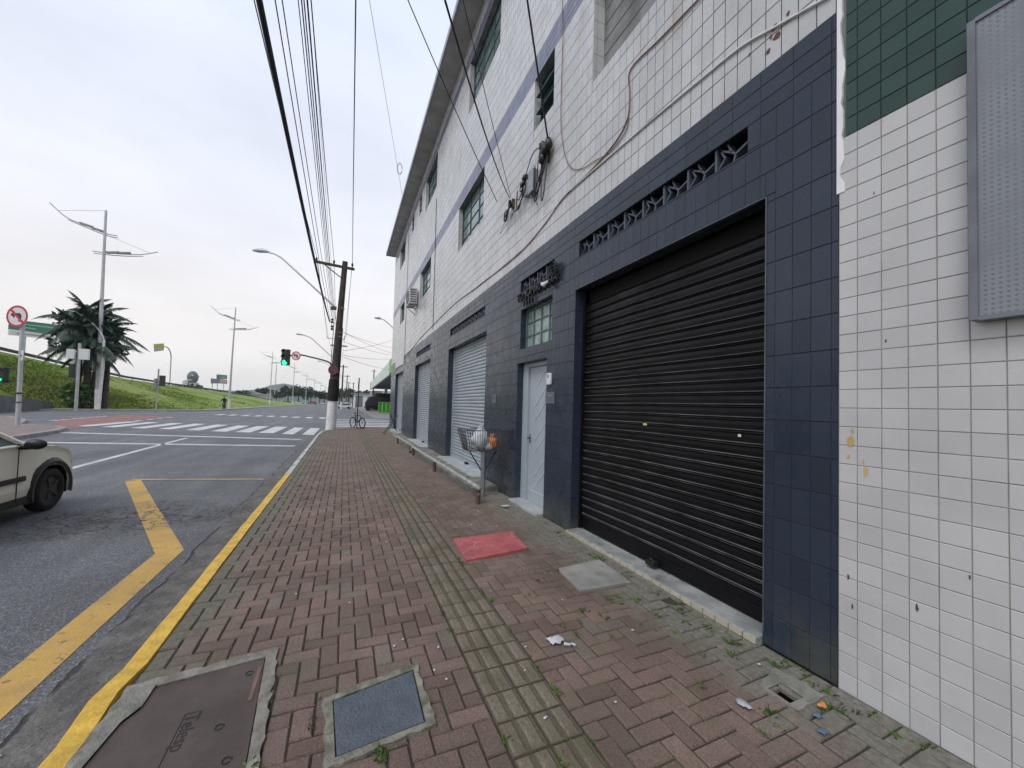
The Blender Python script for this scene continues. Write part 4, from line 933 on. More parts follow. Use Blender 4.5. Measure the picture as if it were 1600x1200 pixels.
# covers
def slab(P, z0, z1, mat, name, label, cat, bev=.004):
    mb = MB(); mb.prism([(x, y) for x, y in P], 2, z0, z1); return tag(mb.build(name, mat, bevel=bev), label, cat)
slab(REDP, -.05, .026, m_redslab, 'red_cover_slab', 'red painted slab lying in the brick pavement', 'cover slab')
slab(CONC, -.05, .022, m_conc, 'concrete_cover', 'worn grey concrete cover beside the garage threshold', 'cover slab')
sl = empty('slate_cover', (.22, 2.1, 0), 'square slate blue inspection cover in a cracked cement surround', 'inspection cover')
def ring(outer, inner, z0, z1, mat, name, parent):
    rq = random.Random(len(name) + int(z1 * 1e4)); O2 = []; I2 = []; n0_ = len(outer)
    for i in range(n0_):
        a, b, c, d = Vector(outer[i]), Vector(outer[(i + 1) % n0_]), Vector(inner[i]), Vector(inner[(i + 1) % n0_]); K = max(2, int((b - a).length / .04))
        for k in range(K):
            t = k / K; o_ = a.lerp(b, t); q = c.lerp(d, t); dv = (o_ - q); o_ = o_ + dv.normalized() * ((rq.random() - .5) * .022 if k else 0); O2.append(tuple(o_)); I2.append(tuple(q))
    outer, inner = O2, I2
    mb = MB(); bm = bmesh.new(); n_ = len(outer)
    # stitch outer polygon to the inner one with matching corners
    V = [(x, y, z1) for x, y in outer] + [(x, y, z1 - .003) for x, y in inner] + [(x, y, z0) for x, y in outer] + [(x, y, z0) for x, y in inner]; m_ = n_
    F = [(i, (i + 1) % m_, m_ + (i + 1) % m_, m_ + i) for i in range(m_)] + [(i, 2 * m_ + i, 2 * m_ + (i + 1) % m_, (i + 1) % m_) for i in range(m_)] + [(m_ + i, m_ + (i + 1) % m_, 3 * m_ + (i + 1) % m_, 3 * m_ + i) for i in range(m_)]
    mb.add(V, F); bm.free(); return mb.build(name, mat, parent)
mb = MB(); mb.prism(SLATE, 2, -.04, .010); mb.build('lid', m_slate, sl, bevel=.003)
m_rim2 = M('stained_cement_rim', (.20, .19, .155), .9, var=.35, sc_=10, dirt=((.09, .095, .055), .5), bump=.012, bs=40)
ring([(-.04, 2.285), (.465, 2.405), (.475, 1.91), (-.02, 1.85)], [(.003, 2.262), (.437, 2.352), (.432, 1.943), (.023, 1.897)], -.03, .014, m_rim2, 'cement_surround', sl)
ir = empty('telecom_cover', (-.65, 2.0, 0), 'large brown checkered iron telecom cover in a concrete rim beside the yellow kerb', 'manhole cover')
mb = MB(); mb.prism([(-.385, 2.785), (-.89, 2.70), (-.885, 2.55), (-.93, 2.47), (-.96, 2.2), (-.96, .95), (-.30, .95), (-.33, 2.0)], 2, -.04, .006); lid = mb.build('lid', m_cover, ir, bevel=.002)
mb = MB(); m_rim = M('old_cement_rim', (.215, .20, .17), .9, var=.3, sc_=9, dirt=((.11, .10, .075), .53), bump=.012, bs=35)
V = [(-.325, 2.865), (-1.015, 2.765), (-1.015, .85), (-.245, .85), (-.275, 2.0)]; I = [(-.380, 2.79), (-.965, 2.705), (-.965, .945), (-.295, .945), (-.325, 2.0)]
ring(V, I, -.03, .014, m_rim, 'concrete_rim', ir)
mb = MB(); mb.add([(-.985, 2.74, .0165), (-.88, 2.73, .0165), (-.88, 2.56, .0165), (-.925, 2.47, .0165), (-.955, 2.2, .0165), (-.985, 2.2, .0165)], [(0, 1, 2, 3, 4, 5)]); mb.build('broken_rim_patch', m_concd, ir)
m_eng = M('engraved_shadow', (.025, .02, .02), .8)
mb = MB()
for x, y in ((-.44, 2.66), (-.49, 2.28), (-.41, 2.06)): mb.tube([(x + .018 * math.cos(a), y + .018 * math.sin(a), .0065) for a in [q * .7 for q in range(9)]], .004, 5)
mb.build('lifting_eye', m_eng, lid)
mb = MB(); mb.box(-.405, -.385, 2.42, 2.70, .0062, .0085); mb.build('name_strip', M('rusty_plate', (.16, .10, .075), .8), lid)
mb = MB()
for a, b in (((-.665, 2.43), (-.60, 2.43)), ((-.665, 2.43), (-.665, 1.75)), ((-.60, 2.43), (-.60, 2.40))):
    mb.tube([(a[0], a[1], .0065), (b[0], b[1], .0065)], .0022, 4)
mb.build('logo_outline', m_eng, lid)
MW = Matrix(((0, 1, 0, -.655), (-1, 0, 0, 2.42), (0, 0, 1, .0072), (0, 0, 0, 1)))
text('logo_letters', 'Telesp', .085, .0006, m_eng, lid, MW)
# drain hole with loose bit inside
dh = empty('drain_hole', (2.36, 1.41, 0), 'open rusty square drain hole near the corner of the dark pillar', 'drain')
mb = MB(); x0, x1, y0, y1 = 2.305, 2.425, 1.35, 1.47
mb.quad((x0, y0, -.14), (x1, y0, -.14), (x1, y1, -.14), (x0, y1, -.14))
for a, b in (((x0, y0), (x1, y0)), ((x1, y0), (x1, y1)), ((x1, y1), (x0, y1)), ((x0, y1), (x0, y0))): mb.quad((*a, -.14), (*b, -.14), (*b, .0), (*a, .0))
mb.build('pit', M('rusty_pit', (.05, .016, .014), .8), dh)
ring([(x0 - .035, y1 + .03), (x1 + .10, y1 + .10), (x1 + .13, y0 - .04), (x0 - .02, y0 - .05)], [(x0, y1), (x1, y1), (x1, y0), (x0, y0)], -.03, .004, m_concd, 'cement_collar', dh)
# litter
def paper(c, s_, mat, label, cat, name, seed, group=None, h=.02):
    r2 = random.Random(seed); mb = MB(); n_ = 7; V = [];
    for i in range(n_):
        for j in range(n_):
            u, v = i / (n_ - 1) - .5, j / (n_ - 1) - .5; k = 1 - .35 * (u * u + v * v) * 4 * r2.random()
            V.append((c[0] + u * s_[0] * k, c[1] + v * s_[1] * k, c[2] + .012 + h * (noise.noise((u * 4 + seed, v * 4, 1)) + .5) * (1.2 - 2 * max(abs(u), abs(v)))))
    mb.smooth = True; mb.add(V, [(i * n_ + j, (i + 1) * n_ + j, (i + 1) * n_ + j + 1, i * n_ + j + 1) for i in range(n_ - 1) for j in range(n_ - 1)])
    o = mb.build(name, mat); so = o.modifiers.new('thickness', 'SOLIDIFY'); so.thickness = .0012; return tag(o, label, cat, group)
b_ = paper((1.375, 2.285, .004), (.13, .10), m_plas_w, 'crumpled white plastic bag on the bricks right of the tactile strip', 'plastic bag', 'plastic_bag', 3, h=.035)
mb = MB(); mb.tube([(1.40, 2.23, .02), (1.43, 2.21, .018), (1.455, 2.225, .012), (1.47, 2.20, .012)], [.012, .009, .006, .009], 6); mb.build('twisted_handle', m_plas_w, b_)
paper((2.04, 1.43, .004), (.06, .10), M('dull_wrapper', (.38, .38, .42), .5), 'oval grey scrap lying on the bricks near the drain hole', 'litter', 'plastic_scrap', 6, h=.012)
paper((2.42, 1.255, .01), (.055, .04), m_plas_o, 'small orange scrap in the weeds below the white tiled wall', 'litter', 'orange_scrap', 8, h=.03)
paper((2.37, 1.40, -.13), (.035, .07), m_plas_w, 'white scrap lying inside the open drain hole', 'litter', 'paper_scrap', 9, h=.01)
paper((2.37, 5.57, .03), (.16, .10), m_plas_w, 'flat white scrap near the entrance step', 'litter', 'paper_scrap', 11, h=.01)
paper((-1.42, 2.62, RZ), (.05, .025), m_plas_w, 'white scrap in the gutter beside the yellow kerb', 'litter', 'paper_scrap', 12, h=.01)
m_blue = M('blue_scrap', (.10, .15, .24), .6)
paper((2.24, 1.16, .004), (.05, .045), m_blue, 'blue scrap on the bricks, nearest the camera of the two blue ones', 'litter', 'blue_scrap', 13, h=.01)
paper((2.33, 1.23, .004), (.05, .04), m_blue, 'blue scrap on the bricks closer to the orange scrap', 'litter', 'blue_scrap', 14, h=.01)
rr = random.Random(21); proto = paper((0, 0, 0), (.025, .014), m_plas_w, 'tiny white crumb of litter on the brick pavement', 'litter', 'litter_crumb', 5, 'white crumbs of litter scattered on the pavement', h=.01)
sp_ = [(.42, 2.67), (.36, 2.62), (.62, 2.5), (.55, 2.3), (.60, 2.2), (1.15, 2.3), (1.05, 2.1), (1.62, 3.4), (1.2, 3.1), (1.95, 2.2), (2.45, 1.62), (1.4, 1.7), (.1, 3.3), (-.3, 3.6), (.5, 4.6), (1.6, 4.9), (1.9, 5.5), (1.75, 5.8), (2.1, 5.3), (1.2, 5.2), (.0, 5.4), (1.35, 6.6), (.4, 6.9), (1.0, 1.75), (1.9, 4.75), (1.7, 2.75)]
for i, (x, y) in enumerate(sp_):
    o = proto if i == 0 else copy_tree(proto); o.location = (x, y, ground_z(x, y)); o.rotation_euler = (0, 0, rr.random() * 6); s_ = .5 + rr.random() * .8; o.scale = (s_, s_, 1)
# weeds in the joints
def weeds():
    rr = random.Random(31); mb = MB()
    sp = [(1.15 + rr.random() * .02, .9 + rr.random() * 3) for _ in range(14)] + [(.755, 1.0 + rr.random() * 2) for _ in range(5)]
    sp += [(2.50 + rr.random() * .03, 1.75 + rr.random() * 2.6) for _ in range(22)] + [(2.55 + rr.random() * .12, .9 + rr.random() * .8) for _ in range(10)]
    sp += [(1.95 + rr.random() * .6, 1.1 + rr.random() * 1.4) for _ in range(18)] + [(-.06, 2.3), (-.05, 2.15), (-.3, 2.0), (-.26, 1.9), (.17, 1.84), (.2, 1.83), (.98, 1.55), (.95, 1.5), (1.0, 1.6), (1.9, 3.0), (1.8, 3.1), (1.75, 3.3), (1.7, 2.55), (1.72, 2.6)]
    sp += [(2.42 + .05 * rr.random(), 1.22 + .06 * rr.random()) for _ in range(7)] + [(1.2 + rr.random() * 1.2, 2.2 + rr.random() * 1.2) for _ in range(22)] + [(-.9 + rr.random() * .4, 3 + rr.random() * 6) for _ in range(10)]
    for x, y in sp:
        if 2.27 < x < 2.46 and 1.31 < y < 1.50: continue
        x = round((x - 1.147) / P_) * P_ + 1.147 if rr.random() < .6 and x < 2.5 else x; s_ = .4 + rr.random() * .9
        for k in range(rr.randint(6, 16)):
            a = rr.random() * 6.28; L = (.008 + .022 * rr.random()) * s_; w2 = .0022; px, py = x + (rr.random() - .5) * .035, y + (rr.random() - .5) * .05; dx, dy = math.cos(a), math.sin(a)
            z = ground_z(x, y) - .008
            mb.add([(px - dy * w2, py + dx * w2, z), (px + dy * w2, py - dx * w2, z), (px + dx * L * .6 + dy * w2, py + dy * L * .6 - dx * w2, z + L * .9), (px + dx * L * 1.3, py + dy * L * 1.3, z + L * .8)], [(0, 1, 2), (0, 2, 3)])
    o = mb.build('weeds', m_grasst, kind='stuff')
weeds()

# ================================================================ UTILITY POLE AND CABLES
up = empty('utility_pole', (-.65, 24.6, 0), 'dark timber utility pole with white painted foot at the street corner', 'utility pole')
mb = MB(); mb.tube([(-.62, 24.55, 1.66), (-.52, 24.42, 4.2), (-.40, 24.28, 7.0), (-.27, 24.18, 9.75)], [.25, .215, .175, .15], 14); mb.build('shaft', m_wood, up)
mb = MB(); mb.tube([(-.66, 24.62, -.05), (-.62, 24.55, 1.70)], [.285, .26], 16); mb.build('painted_foot', m_wpaint, up)
mb = MB(); mb.tube([(-.625, 24.55, 1.66), (-.6, 24.52, 2.3), (-.585, 24.5, 2.9)], [.295, .30, .27], 12)
mb.build('dark_wrapping', M('soot_black_wrap', (.012, .012, .011), .9, var=.4, bump=.02, bs=9), up)
mb = MB()
for z in (3.3, 5.35, 5.6, 7.0): t = (z) / 9.75; mb.tube([(-.66 + .39 * t, 24.6 - .42 * t, z), (-.66 + .39 * t, 24.6 - .42 * t, z + .05)], .27 - .11 * t, 14)
mb.build('steel_band', m_metal, up)
ca = MB(); ca.obox((-.82, 24.1, 9.42), (1.07, -.02, -.06), (0, .06, 0), (.003, 0, .065)); cx = ca.build('crossarm', m_wood, up)
mb = MB(); mb.tube([(-1.35, 24.08, 9.38), (-.42, 24.12, 8.75)], .03, 6); mb.build('crossarm_brace', m_wood, up)
for x in (-1.74, -.85, .12):
    mb = MB(); mb.tube([(x, 24.1, 9.45), (x, 24.1, 9.56), (x, 24.1, 9.62), (x, 24.1, 9.72)], [.02, .05, .065, .03], 8); mb.build('insulator', m_wood, up)
mb = MB(); mb.tube([(-1.08, 24.55, 5.28), (-.15, 24.2, 5.2)], .022, 6); mb.tube([(-1.06, 24.55, 5.28), (-1.06, 24.55, 5.42)], .02, 6); mb.tube([(-.17, 24.2, 5.2), (-.13, 24.2, 5.4), (-.05, 24.2, 5.45)], .025, 6); mb.build('lower_arm', m_metal, up)
mb = MB()
for z in (6.35, 6.2, 5.95, 5.8): mb.ball((-.82, 24.4, z), .075, nu=8, nv=5)
mb.build('cable_clamp', m_black, up)
mb = MB(); mb.tube([(-.72, 24.4, 6.2), (-.78, 24.45, 4.5), (-.80, 24.5, 2.6)], .02, 6); mb.tube([(-.25, 24.3, 5.9), (-.3, 24.38, 4), (-.36, 24.45, 2.2)], .025, 6); mb.build('riser_cable', m_cable, up)
mb = MB(); mb.tube([(-.70, 24.4, 7.08), (-2.2, 25.0, 8.5), (-3.66, 25.6, 9.86), (-4.0, 25.74, 10.06), (-4.4, 25.9, 10.16)], [.055, .05, .045, .042, .04], 8); la = mb.build('lamp_arm', m_galv, up)
mb = MB(); mb.obox((-.78, 24.42, 7.02), (.16, -.06, 0), (0, .05, 0), (0, 0, .10)); mb.build('arm_clamp', m_rust, la)
mb = MB(); mb.tube([(-4.3, 25.88, 10.17), (-4.5, 25.95, 10.22), (-4.9, 26.12, 10.24), (-5.2, 26.25, 10.24)], [.05, .10, .12, .05], 10); mb.ball((-4.72, 26.05, 10.34), .05); mb.build('lamp_head', m_galv, la)

def signal(root, c, ax, h, wd_, d_, lit=True):
    ax = Vector(ax).normalized(); up_ = Vector((0, 0, 1)); fw = ax.cross(up_) * 1
    if fw.y > 0: fw = -fw
    mb = MB(); mb.obox(c, ax * wd_ / 2, fw * d_ / 2, up_ * h / 2); o = mb.build('signal_housing', m_sigblk, root, bevel=.02)
    c = Vector(c)
    for k in range(3 if h > .8 else 2):
        n_ = 3 if h > .8 else 2
        zc = h / 2 - h / n_ * (k + .5); p = c + up_ * zc + fw * (d_ / 2 + .005); r = wd_ * .33
        mb = MB(); mb.tube([p, p + fw * .012], r, 14); mb.build('signal_lens', m_green_on if (k == n_ - 1 and lit) else m_lens, o)
        mb = MB(); V = []
        for a in [q * math.pi / 8 for q in range(9)]:
            e_ = ax * math.cos(a) * r * 1.08 + up_ * math.sin(a) * r * 1.08; V += [p + e_, p + e_ + fw * .16]
        mb.add(V, [(2 * i, 2 * i + 2, 2 * i + 3, 2 * i + 1) for i in range(8)]); mb.build('visor', m_sigblk, o)
    return o
def noturn(root, c, ax, r, arrow=True, name='sign_disc', bar=True):
    ax = Vector(ax).normalized(); up_ = Vector((0, 0, 1)); fw = ax.cross(up_)
    if fw.y > 0: fw = -fw
    c = Vector(c); P = lambda u, v, o=0: c + ax * u + up_ * v + fw * o
    mb = MB(); mb.tube([P(0, 0, -.012), P(0, 0, .0)], r, 28); o = mb.build(name, m_sigwhite, root)
    mb = MB(); V = []
    for q in range(33):
        a = q * math.pi / 16; V += [P(math.cos(a) * r * 1.0, math.sin(a) * r, .004), P(math.cos(a) * r * .82, math.sin(a) * r * .82, .004)]
    mb.add(V, [(2 * i, 2 * i + 2, 2 * i + 3, 2 * i + 1) for i in range(32)])
    s_ = r * .83 * .707; t = r * .075
    if bar: mb.add([P(-s_ - t, s_ - t, .008), P(-s_ + t, s_ + t, .008), P(s_ + t, -s_ + t, .008), P(s_ - t, -s_ - t, .008)], [(0, 1, 2, 3)]); mb.build('red_ring_and_bar', m_sigred, o)
    if arrow:
        k = r; mb = MB()
        pts = [(.42, -.45), (.42, .18), (.18, .18 + .16), (-.25, .34), (-.25, .52), (-.62, .22), (-.25, -.06), (-.25, .12), (.2, .12), (.2, -.45)]
        pts = [(.40, -.5), (.40, .12), (.25, .28), (-.22, .28), (-.22, .46), (-.62, .14), (-.22, -.18), (-.22, .04), (.15, .04), (.15, -.5)]
        mb.add([P(u * k, v * k, .006) for u, v in pts], [tuple(range(len(pts)))]); mb.build('turn_arrow', m_black, o)
    return o
tsx = empty('traffic_signal', (-2.4, 25.2, 4), 'overhead traffic signal lit green on a curved arm from the timber pole', 'traffic light')
mb = MB(); mb.tube(spline([(-.76, 24.57, 3.60), (-.85, 24.6, 3.85), (-1.2, 24.8, 4.0), (-1.9, 25.1, 4.17), (-2.45, 25.3, 4.27), (-3.05, 25.55, 4.2)], 5), .045, 8); mb.build('curved_arm', m_wood, tsx)
signal(tsx, (-3.2, 25.58, 4.1), (.92, -.4, 0), .92, .42, .2)
noturn(tsx, (-2.66, 25.3, 4.2), (.92, -.4, 0), .26)
sg = empty('round_road_sign', (-.62, 24.2, 3.42), 'round red rimmed road sign fixed flat on the timber pole', 'road sign')
noturn(sg, (-.66, 24.13, 3.42), (.95, -.3, 0), .27, False).data.materials[0] = M('faded_sign_face', (.06, .03, .04), .6)
for c_ in sg.children[0].children: c_.data.materials[0] = M('faded_sign_ring', (.16, .035, .05), .6)

def cab(A, B, yend, r, label, sag=0.0, mat=None, group='overhead cables along the street'):
    A, B = Vector(A), Vector(B); pts = []
    for k in range(41):
        y = A.y + (yend - A.y) * k / 40; t = (y - A.y) / (B.y - A.y); p = A.lerp(B, t); p.z += sag * (y - A.y) * (y - B.y); pts.append(p)
    return cable(pts, r, mat or m_cable, label, group)
cab((-.95, 24.35, 6.2), (-1.0, 4.77, 5.85), -14, .034, 'thick black bundled cable, heaviest of the street cables', .0022)
cab((-1.74, 24.1, 9.72), (-1.9, 8.67, 9.31), -14, .012, 'thin wire on the leftmost insulator of the crossarm', .002)
cab((-.85, 24.1, 9.72), (-.9, 8.0, 9.42), -14, .012, 'thin wire on the middle insulator of the crossarm', .002)
cab((.12, 24.1, 9.72), (-.1, 8.0, 9.5), -14, .014, 'lone wire on the rightmost insulator of the crossarm', .002)
cab((-.85, 24.35, 6.0), (-1.0, 5.57, 6.65), -14, .008, 'thin telephone wire just right of the heavy black cable', .0018)
cab((-.82, 24.35, 6.35), (-1.0, 6.03, 7.1), -14, .008, 'thin telephone wire, second to the right of the heavy black cable', .0018)
for i, (x, y, z, r, l) in enumerate([(-.60, 4.47, 5.74, .005, 'leftmost wire of the close group beside the pole'), (-.60, 4.70, 5.97, .007, 'thicker second wire of the close group beside the pole'), (-.60, 4.89, 6.16, .007, 'third wire of the close group beside the pole'), (-.60, 5.17, 6.44, .010, 'wavy thick wire at the right of the close group'), (-.60, 5.54, 6.81, .0035, 'finest wire at the right edge of the close group')]):
    cab((-.75 + .03 * i, 24.3, 6.0 + .12 * i), (x, y, z), -14, r, l, .0015)
def wire(A, B, r, label, sag=.3, group=None, name='power_cable', ext=0):
    A, B = Vector(A), Vector(B); B = A + (B - A) * (1 + ext); pts = [A.lerp(B, k / 20) - Vector((0, 0, 4 * sag * (k / 20) * (1 - k / 20))) for k in range(21)]; return cable(pts, r, m_cable, label, group, name)
G2 = 'service wires running to the building'
wire((2.64, 6.42, 5.42), (.5, 2.43, 4.23 + .0), .008, 'service wire ending at the farthest wall bracket', .12, G2).location.z = .0
wire((2.64, 6.36, 5.40), (.62, 3.0 + .3, 6.0), .005, 'second fine wire ending at the farthest wall bracket', .05, G2)
wire((2.68, 7.2, 5.75), (.6, 5.2, 7.06), .008, 'sagging service wire that crosses the middle window', .1, G2, ext=.6)
wire((2.66, 5.02, 5.62), (2.0, 4.44, 6.9), .014, 'twisted service cable dropping to the largest wall bracket', .03, G2, ext=3)
wire((2.18, 19.0, 12.6 - .9), (.2, 10.2, 11.8), .006, 'fine wire with a spiral hook reaching the eave', .05, G2, ext=1.5)
mb = MB(); mb.tube([(1.85 + .10 * math.cos(a), 17.4, 12.0 + .25 * math.sin(a)) for a in [q * .5 for q in range(13)]], .02, 5); tag(mb.build('spiral_hook', m_metal), 'grey spiral dead-end hook on the fine wire near the eave', 'hook')
G3 = 'wires crossing the side street'
for A, B, l in (((-.3, 24.3, 5.69), (4.13, 40, 7.42), 'uppermost wire crossing the side street'), ((-.16, 24.3, 5.63), (4.15, 40, 6.9), 'second wire down crossing the side street'), ((-.15, 24.3, 4.59), (4.13, 40, 8.2), 'wire rising rightwards across the side street'), ((-.17, 24.3, 5.11), (4.14, 40, 6.7), 'middle wire crossing the side street'), ((-.17, 24.3, 4.32), (4.17, 40, 6.3), 'lower wire crossing the side street'), ((-.14, 24.3, 4.21), (4.18, 40, 5.2), 'lowest wire crossing the side street')):
    wire(A, B, .010, l, .25, G3, ext=.5)
cab((-1.06, 24.55, 5.42), (-1.74, 24.1, 9.6), 24.1, .008, 'wire dropping from the crossarm to the lower arm', 0) if False else wire((-1.06, 24.55, 5.42), (-1.70, 24.1, 9.6), .008, 'wire dropping from crossarm left end to the lower arm', .0)
wire((-.05, 24.2, 5.45), (.10, 24.1, 9.6), .008, 'wire dropping from crossarm right end to the lower arm', -.05)
for i, x in enumerate((-1.74, -.85, .12)):
    wire((x, 24.1, 9.7), (x - .6 - .2 * i, 90, 10.4), .012, ('left', 'middle', 'right')[i] + ' crossarm wire continuing down the street beyond the pole', 1.0, 'cables beyond the corner pole')

# ================================================================ FARTHER LAMPS AND POLES
def pole_lamp(x, y, h, rr_, label, arm=6.5, dz=4.2, top=True, s=1.0):
    r_ = empty('street_pole', (0, 0, 0), label, 'utility pole', 'timber poles along the right side of the street')
    mb = MB(); mb.tube([(0, 0, 1.8), (.1, -.1, h)], [rr_, rr_ * .65], 10); mb.build('shaft', m_wood, r_)
    mb = MB(); mb.tube([(0, 0, -.15), (0, 0, 1.8)], rr_ * 1.05, 10); mb.build('painted_foot', m_wpaint, r_)
    mb = MB(); mb.box(-1.2, 1.2, -.08, .08, h - .6, h - .42); mb.build('crossarm', m_wood, r_)
    if arm:
        mb = MB(); mb.tube([(0, 0, h - 3.2), (-arm * .8, 0, h - 3.2 + dz), (-arm, 0, h - 3.2 + dz * 1.08)], .07, 6); a = mb.build('lamp_arm', m_galv, r_)
        mb = MB(); mb.tube([(-arm, 0, h - 3.2 + dz * 1.08), (-arm - .9, 0, h - 3.2 + dz * 1.1)], [.08, .14], 8); mb.build('lamp_head', m_galv, a)
    return placed(r_, (x, y, RZ + .1))
pole_lamp(-1.1, 66, 11.0, .24, 'second timber pole down the street carrying a long lamp arm', 5.0, 3.6)
pole_lamp(-.7, 110, 11.5, .24, 'third timber pole down the street', 5, 3.4)
pole_lamp(.6, 165, 12.5, .26, 'fourth timber pole, small in the distance', 5, 3.4)
pole_lamp(1.8, 230, 13, .3, 'farthest timber pole beyond the white car', 0, 0)
r_ = empty('street_lamp', (6.2, 44.5, 0), 'street lamp whose arm shows above the petrol station beside the building', 'street lamp')
mb = MB(); mb.tube([(6.2, 44.5, 0), (6.1, 44.5, 8.6)], .12, 8); mb.build('shaft', m_wood, r_)
mb = MB(); mb.tube([(6.1, 44.5, 8.6), (4.4, 44.8, 10.4), (3.7, 44.9, 10.95), (3.3, 45, 11.05)], .055, 7); a = mb.build('lamp_arm', m_galv, r_)
mb = MB(); mb.tube([(3.4, 45, 11.05), (3.2, 45, 11.1), (2.7, 45, 11.08)], [.07, .16, .09], 8); mb.build('lamp_head', m_galv, a)

def tall_lamp(h):
    r_ = empty('tall_lamp', (0, 0, 0), 'x', 'street lamp', 'tall twin-arm lamps along the median')
    mb = MB(); mb.tube([(0, 0, 2.4), (.12, 0, h * .5), (.32, -.1, h)], [.23, .17, .11], 10); mb.build('shaft', m_galv, r_)
    mb = MB(); mb.tube([(0, 0, -.1), (0, 0, 2.4)], [.27, .25], 10); mb.build('painted_foot', m_wpole, r_)
    for sx, zf, tipz, L in ((-1, .885, .988, 4.4), (1, .788, .835, 4.6)):
        x0 = .28
        P = [(x0 - sx * 1.0, 0, h * zf - .02), (x0, 0, h * zf + .02), (x0 + sx * L * .35, 0, h * zf + .18 + (0.35 if sx < 0 else 0)), (x0 + sx * L * .7, 0, h * (zf + (tipz - zf) * .45)), (x0 + sx * L, 0, h * tipz)]
        mb = MB(); mb.tube(spline(P, 5), .05, 6); mb.tube(spline([(a, b + .35, c - .12) for a, b, c in P[:-1]], 5), .045, 6); a_ = mb.build('curved_arm', m_metal, r_)
        mb = MB()
        for t in (.2, .5): q = Vector(P[1]).lerp(Vector(P[3]), t); mb.obox(q + Vector((0, .15, .1)), (.55, 0, .12 * sx), (0, .22, 0), (0, 0, .09))
        mb.build('lamp_heads', m_metal, a_)
        mb = MB(); mb.tube([(x0, 0, h if sx < 0 else h * .88), (x0 + sx * L * .86, 0, h * (zf + (tipz - zf) * .7))], .015, 4); mb.build('stay_wire', m_cable, a_)
    return r_
t0 = tall_lamp(23.2); t0['label'] = 'tallest twin-arm lamp rising behind the palm tree'
placed(t0, (-25.95, 59.5, RZ), .15); t0.rotation_euler = (0, -.026, .15)
for i, (x, y, s, l) in enumerate([(-17.5, 77.2, .735, 'twin-arm lamp behind the cyclist'), (-21.86, 143.4, .75, 'twin-arm lamp left of the far traffic signal'), (-21.2, 196, .80, 'twin-arm lamp, third along the median after the cyclist'), (-22.5, 275, .86, 'twin-arm lamp, fourth along the median after the cyclist'), (-23, 350, .92, 'twin-arm lamp, fifth along the median after the cyclist'), (-23, 440, 1.0, 'twin-arm lamp, sixth along the median after the cyclist'), (-24, 560, 1.05, 'farthest small twin-arm lamp on the median')]):
    o = copy_tree(t0); o['label'] = l; placed(o, (x, y, RZ), .1, s)

# ================================================================ LEFT SIDE STREET FURNITURE
sp = empty('sign_post', (-13.8, 25.44, .14), 'grey post carrying the large no left turn sign and a green pedestrian signal', 'sign post')
mb = MB(); mb.tube([(-13.8, 25.44, .1), (-13.84, 25.4, 4.75)], [.085, .075], 12); mb.build('post', m_galv, sp)
noturn(sp, (-13.97, 25.28, 5.13), (.916, -.4, 0), .50)
s2 = noturn(sp, (-13.70, 25.22, 3.32), (.60, -.8, 0), .26, False, 'small_sign_disc', False)
mb = MB(); mb.obox((-13.70 - .012, 25.20 - .01, 3.32), (.08, -.107, 0), (.004, .003, 0), (0, 0, .025)); mb.build('black_dash', m_black, s2)
mb = MB(); mb.tube([(-13.86, 25.4, 2.72), (-14.3, 25.5, 2.72)], .03, 6); mb.tube([(-13.86, 25.4, 2.12), (-14.3, 25.5, 2.12)], .03, 6); mb.build('signal_bracket', m_black, sp)
signal(sp, (-14.42, 25.5, 2.4), (.916, -.4, 0), .72, .34, .22)
mb = MB(); mb.tube([(-13.8, 25.4, 1.55), (-13.8, 25.4, 1.62)], .095, 10); mb.tube([(-13.8, 25.4, 1.15), (-13.8, 25.4, 1.19)], .095, 10); mb.build('post_band', m_black, sp)
p2 = empty('arm_lamp', (-26.1, 59.2, 0), 'white pole with a bent arm leaning in front of the palm trunks', 'lamp')
mb = MB(); mb.tube([(-25.6, 58.9, -.1), (-25.45, 58.9, 5.2), (-25.5, 58.9, 8.0)], [.16, .13, .11], 10); mb.build('shaft', m_wpole, p2)
mb = MB(); mb.tube(spline([(-25.5, 58.9, 8.0), (-25.9, 58.95, 8.9), (-27.2, 59.3, 10.3), (-28.4, 59.6, 11.0)], 5), .07, 8); mb.build('bent_arm', m_wpole, p2)
mb = MB(); mb.obox((-28.5, 59.6, 11.05), (.3, 0, -.05), (0, .12, 0), (0, 0, .06)); mb.build('lamp_head', m_galv, p2)
p3 = empty('equipment_pole', (-26.2, 56.1, 0), 'grey pole with a pale cabinet and a dark signal left of the palm', 'pole')
mb = MB(); mb.tube([(-26.2, 56.16, -.1), (-26.1, 55.9, 7.1)], [.15, .12], 10); mb.build('shaft', m_galv, p3)
mb = MB(); mb.box(-26.95, -26.35, 55.6, 55.9, 5.4, 6.4); mb.box(-25.95, -25.2, 55.5, 55.8, 5.35, 6.5); mb.build('cabinet', m_sigwhite, p3, bevel=.03)
mb = MB(); mb.box(-26.85, -26.4, 55.9, 56.2, 3.4, 4.9); mb.build('signal_back', m_sigblk, p3, bevel=.05)
p4 = empty('pedestrian_signal_post', (-21.46, 61.5, 0), 'thin dark post with a pedestrian signal in front of the grass bank', 'traffic light')
mb = MB(); mb.tube([(-21.46, 61.5, 0), (-21.3, 61.3, 5.1)], .085, 8); mb.build('post', m_galv, p4)
mb = MB(); mb.box(-21.1, -20.55, 60.95, 61.25, 3.0, 4.3); mb.build('signal_housing', m_sigblk, p4, bevel=.03)
mb = MB(); mb.box(-21.65, -21.4, 61.1, 61.3, 2.6, 3.9); mb.build('signal_side_housing', m_metal, p4, bevel=.03)
p5 = empty('far_signal_post', (-14.6, 123, 0), 'very tall thin dark post on the far kerb left of the green signal', 'post')
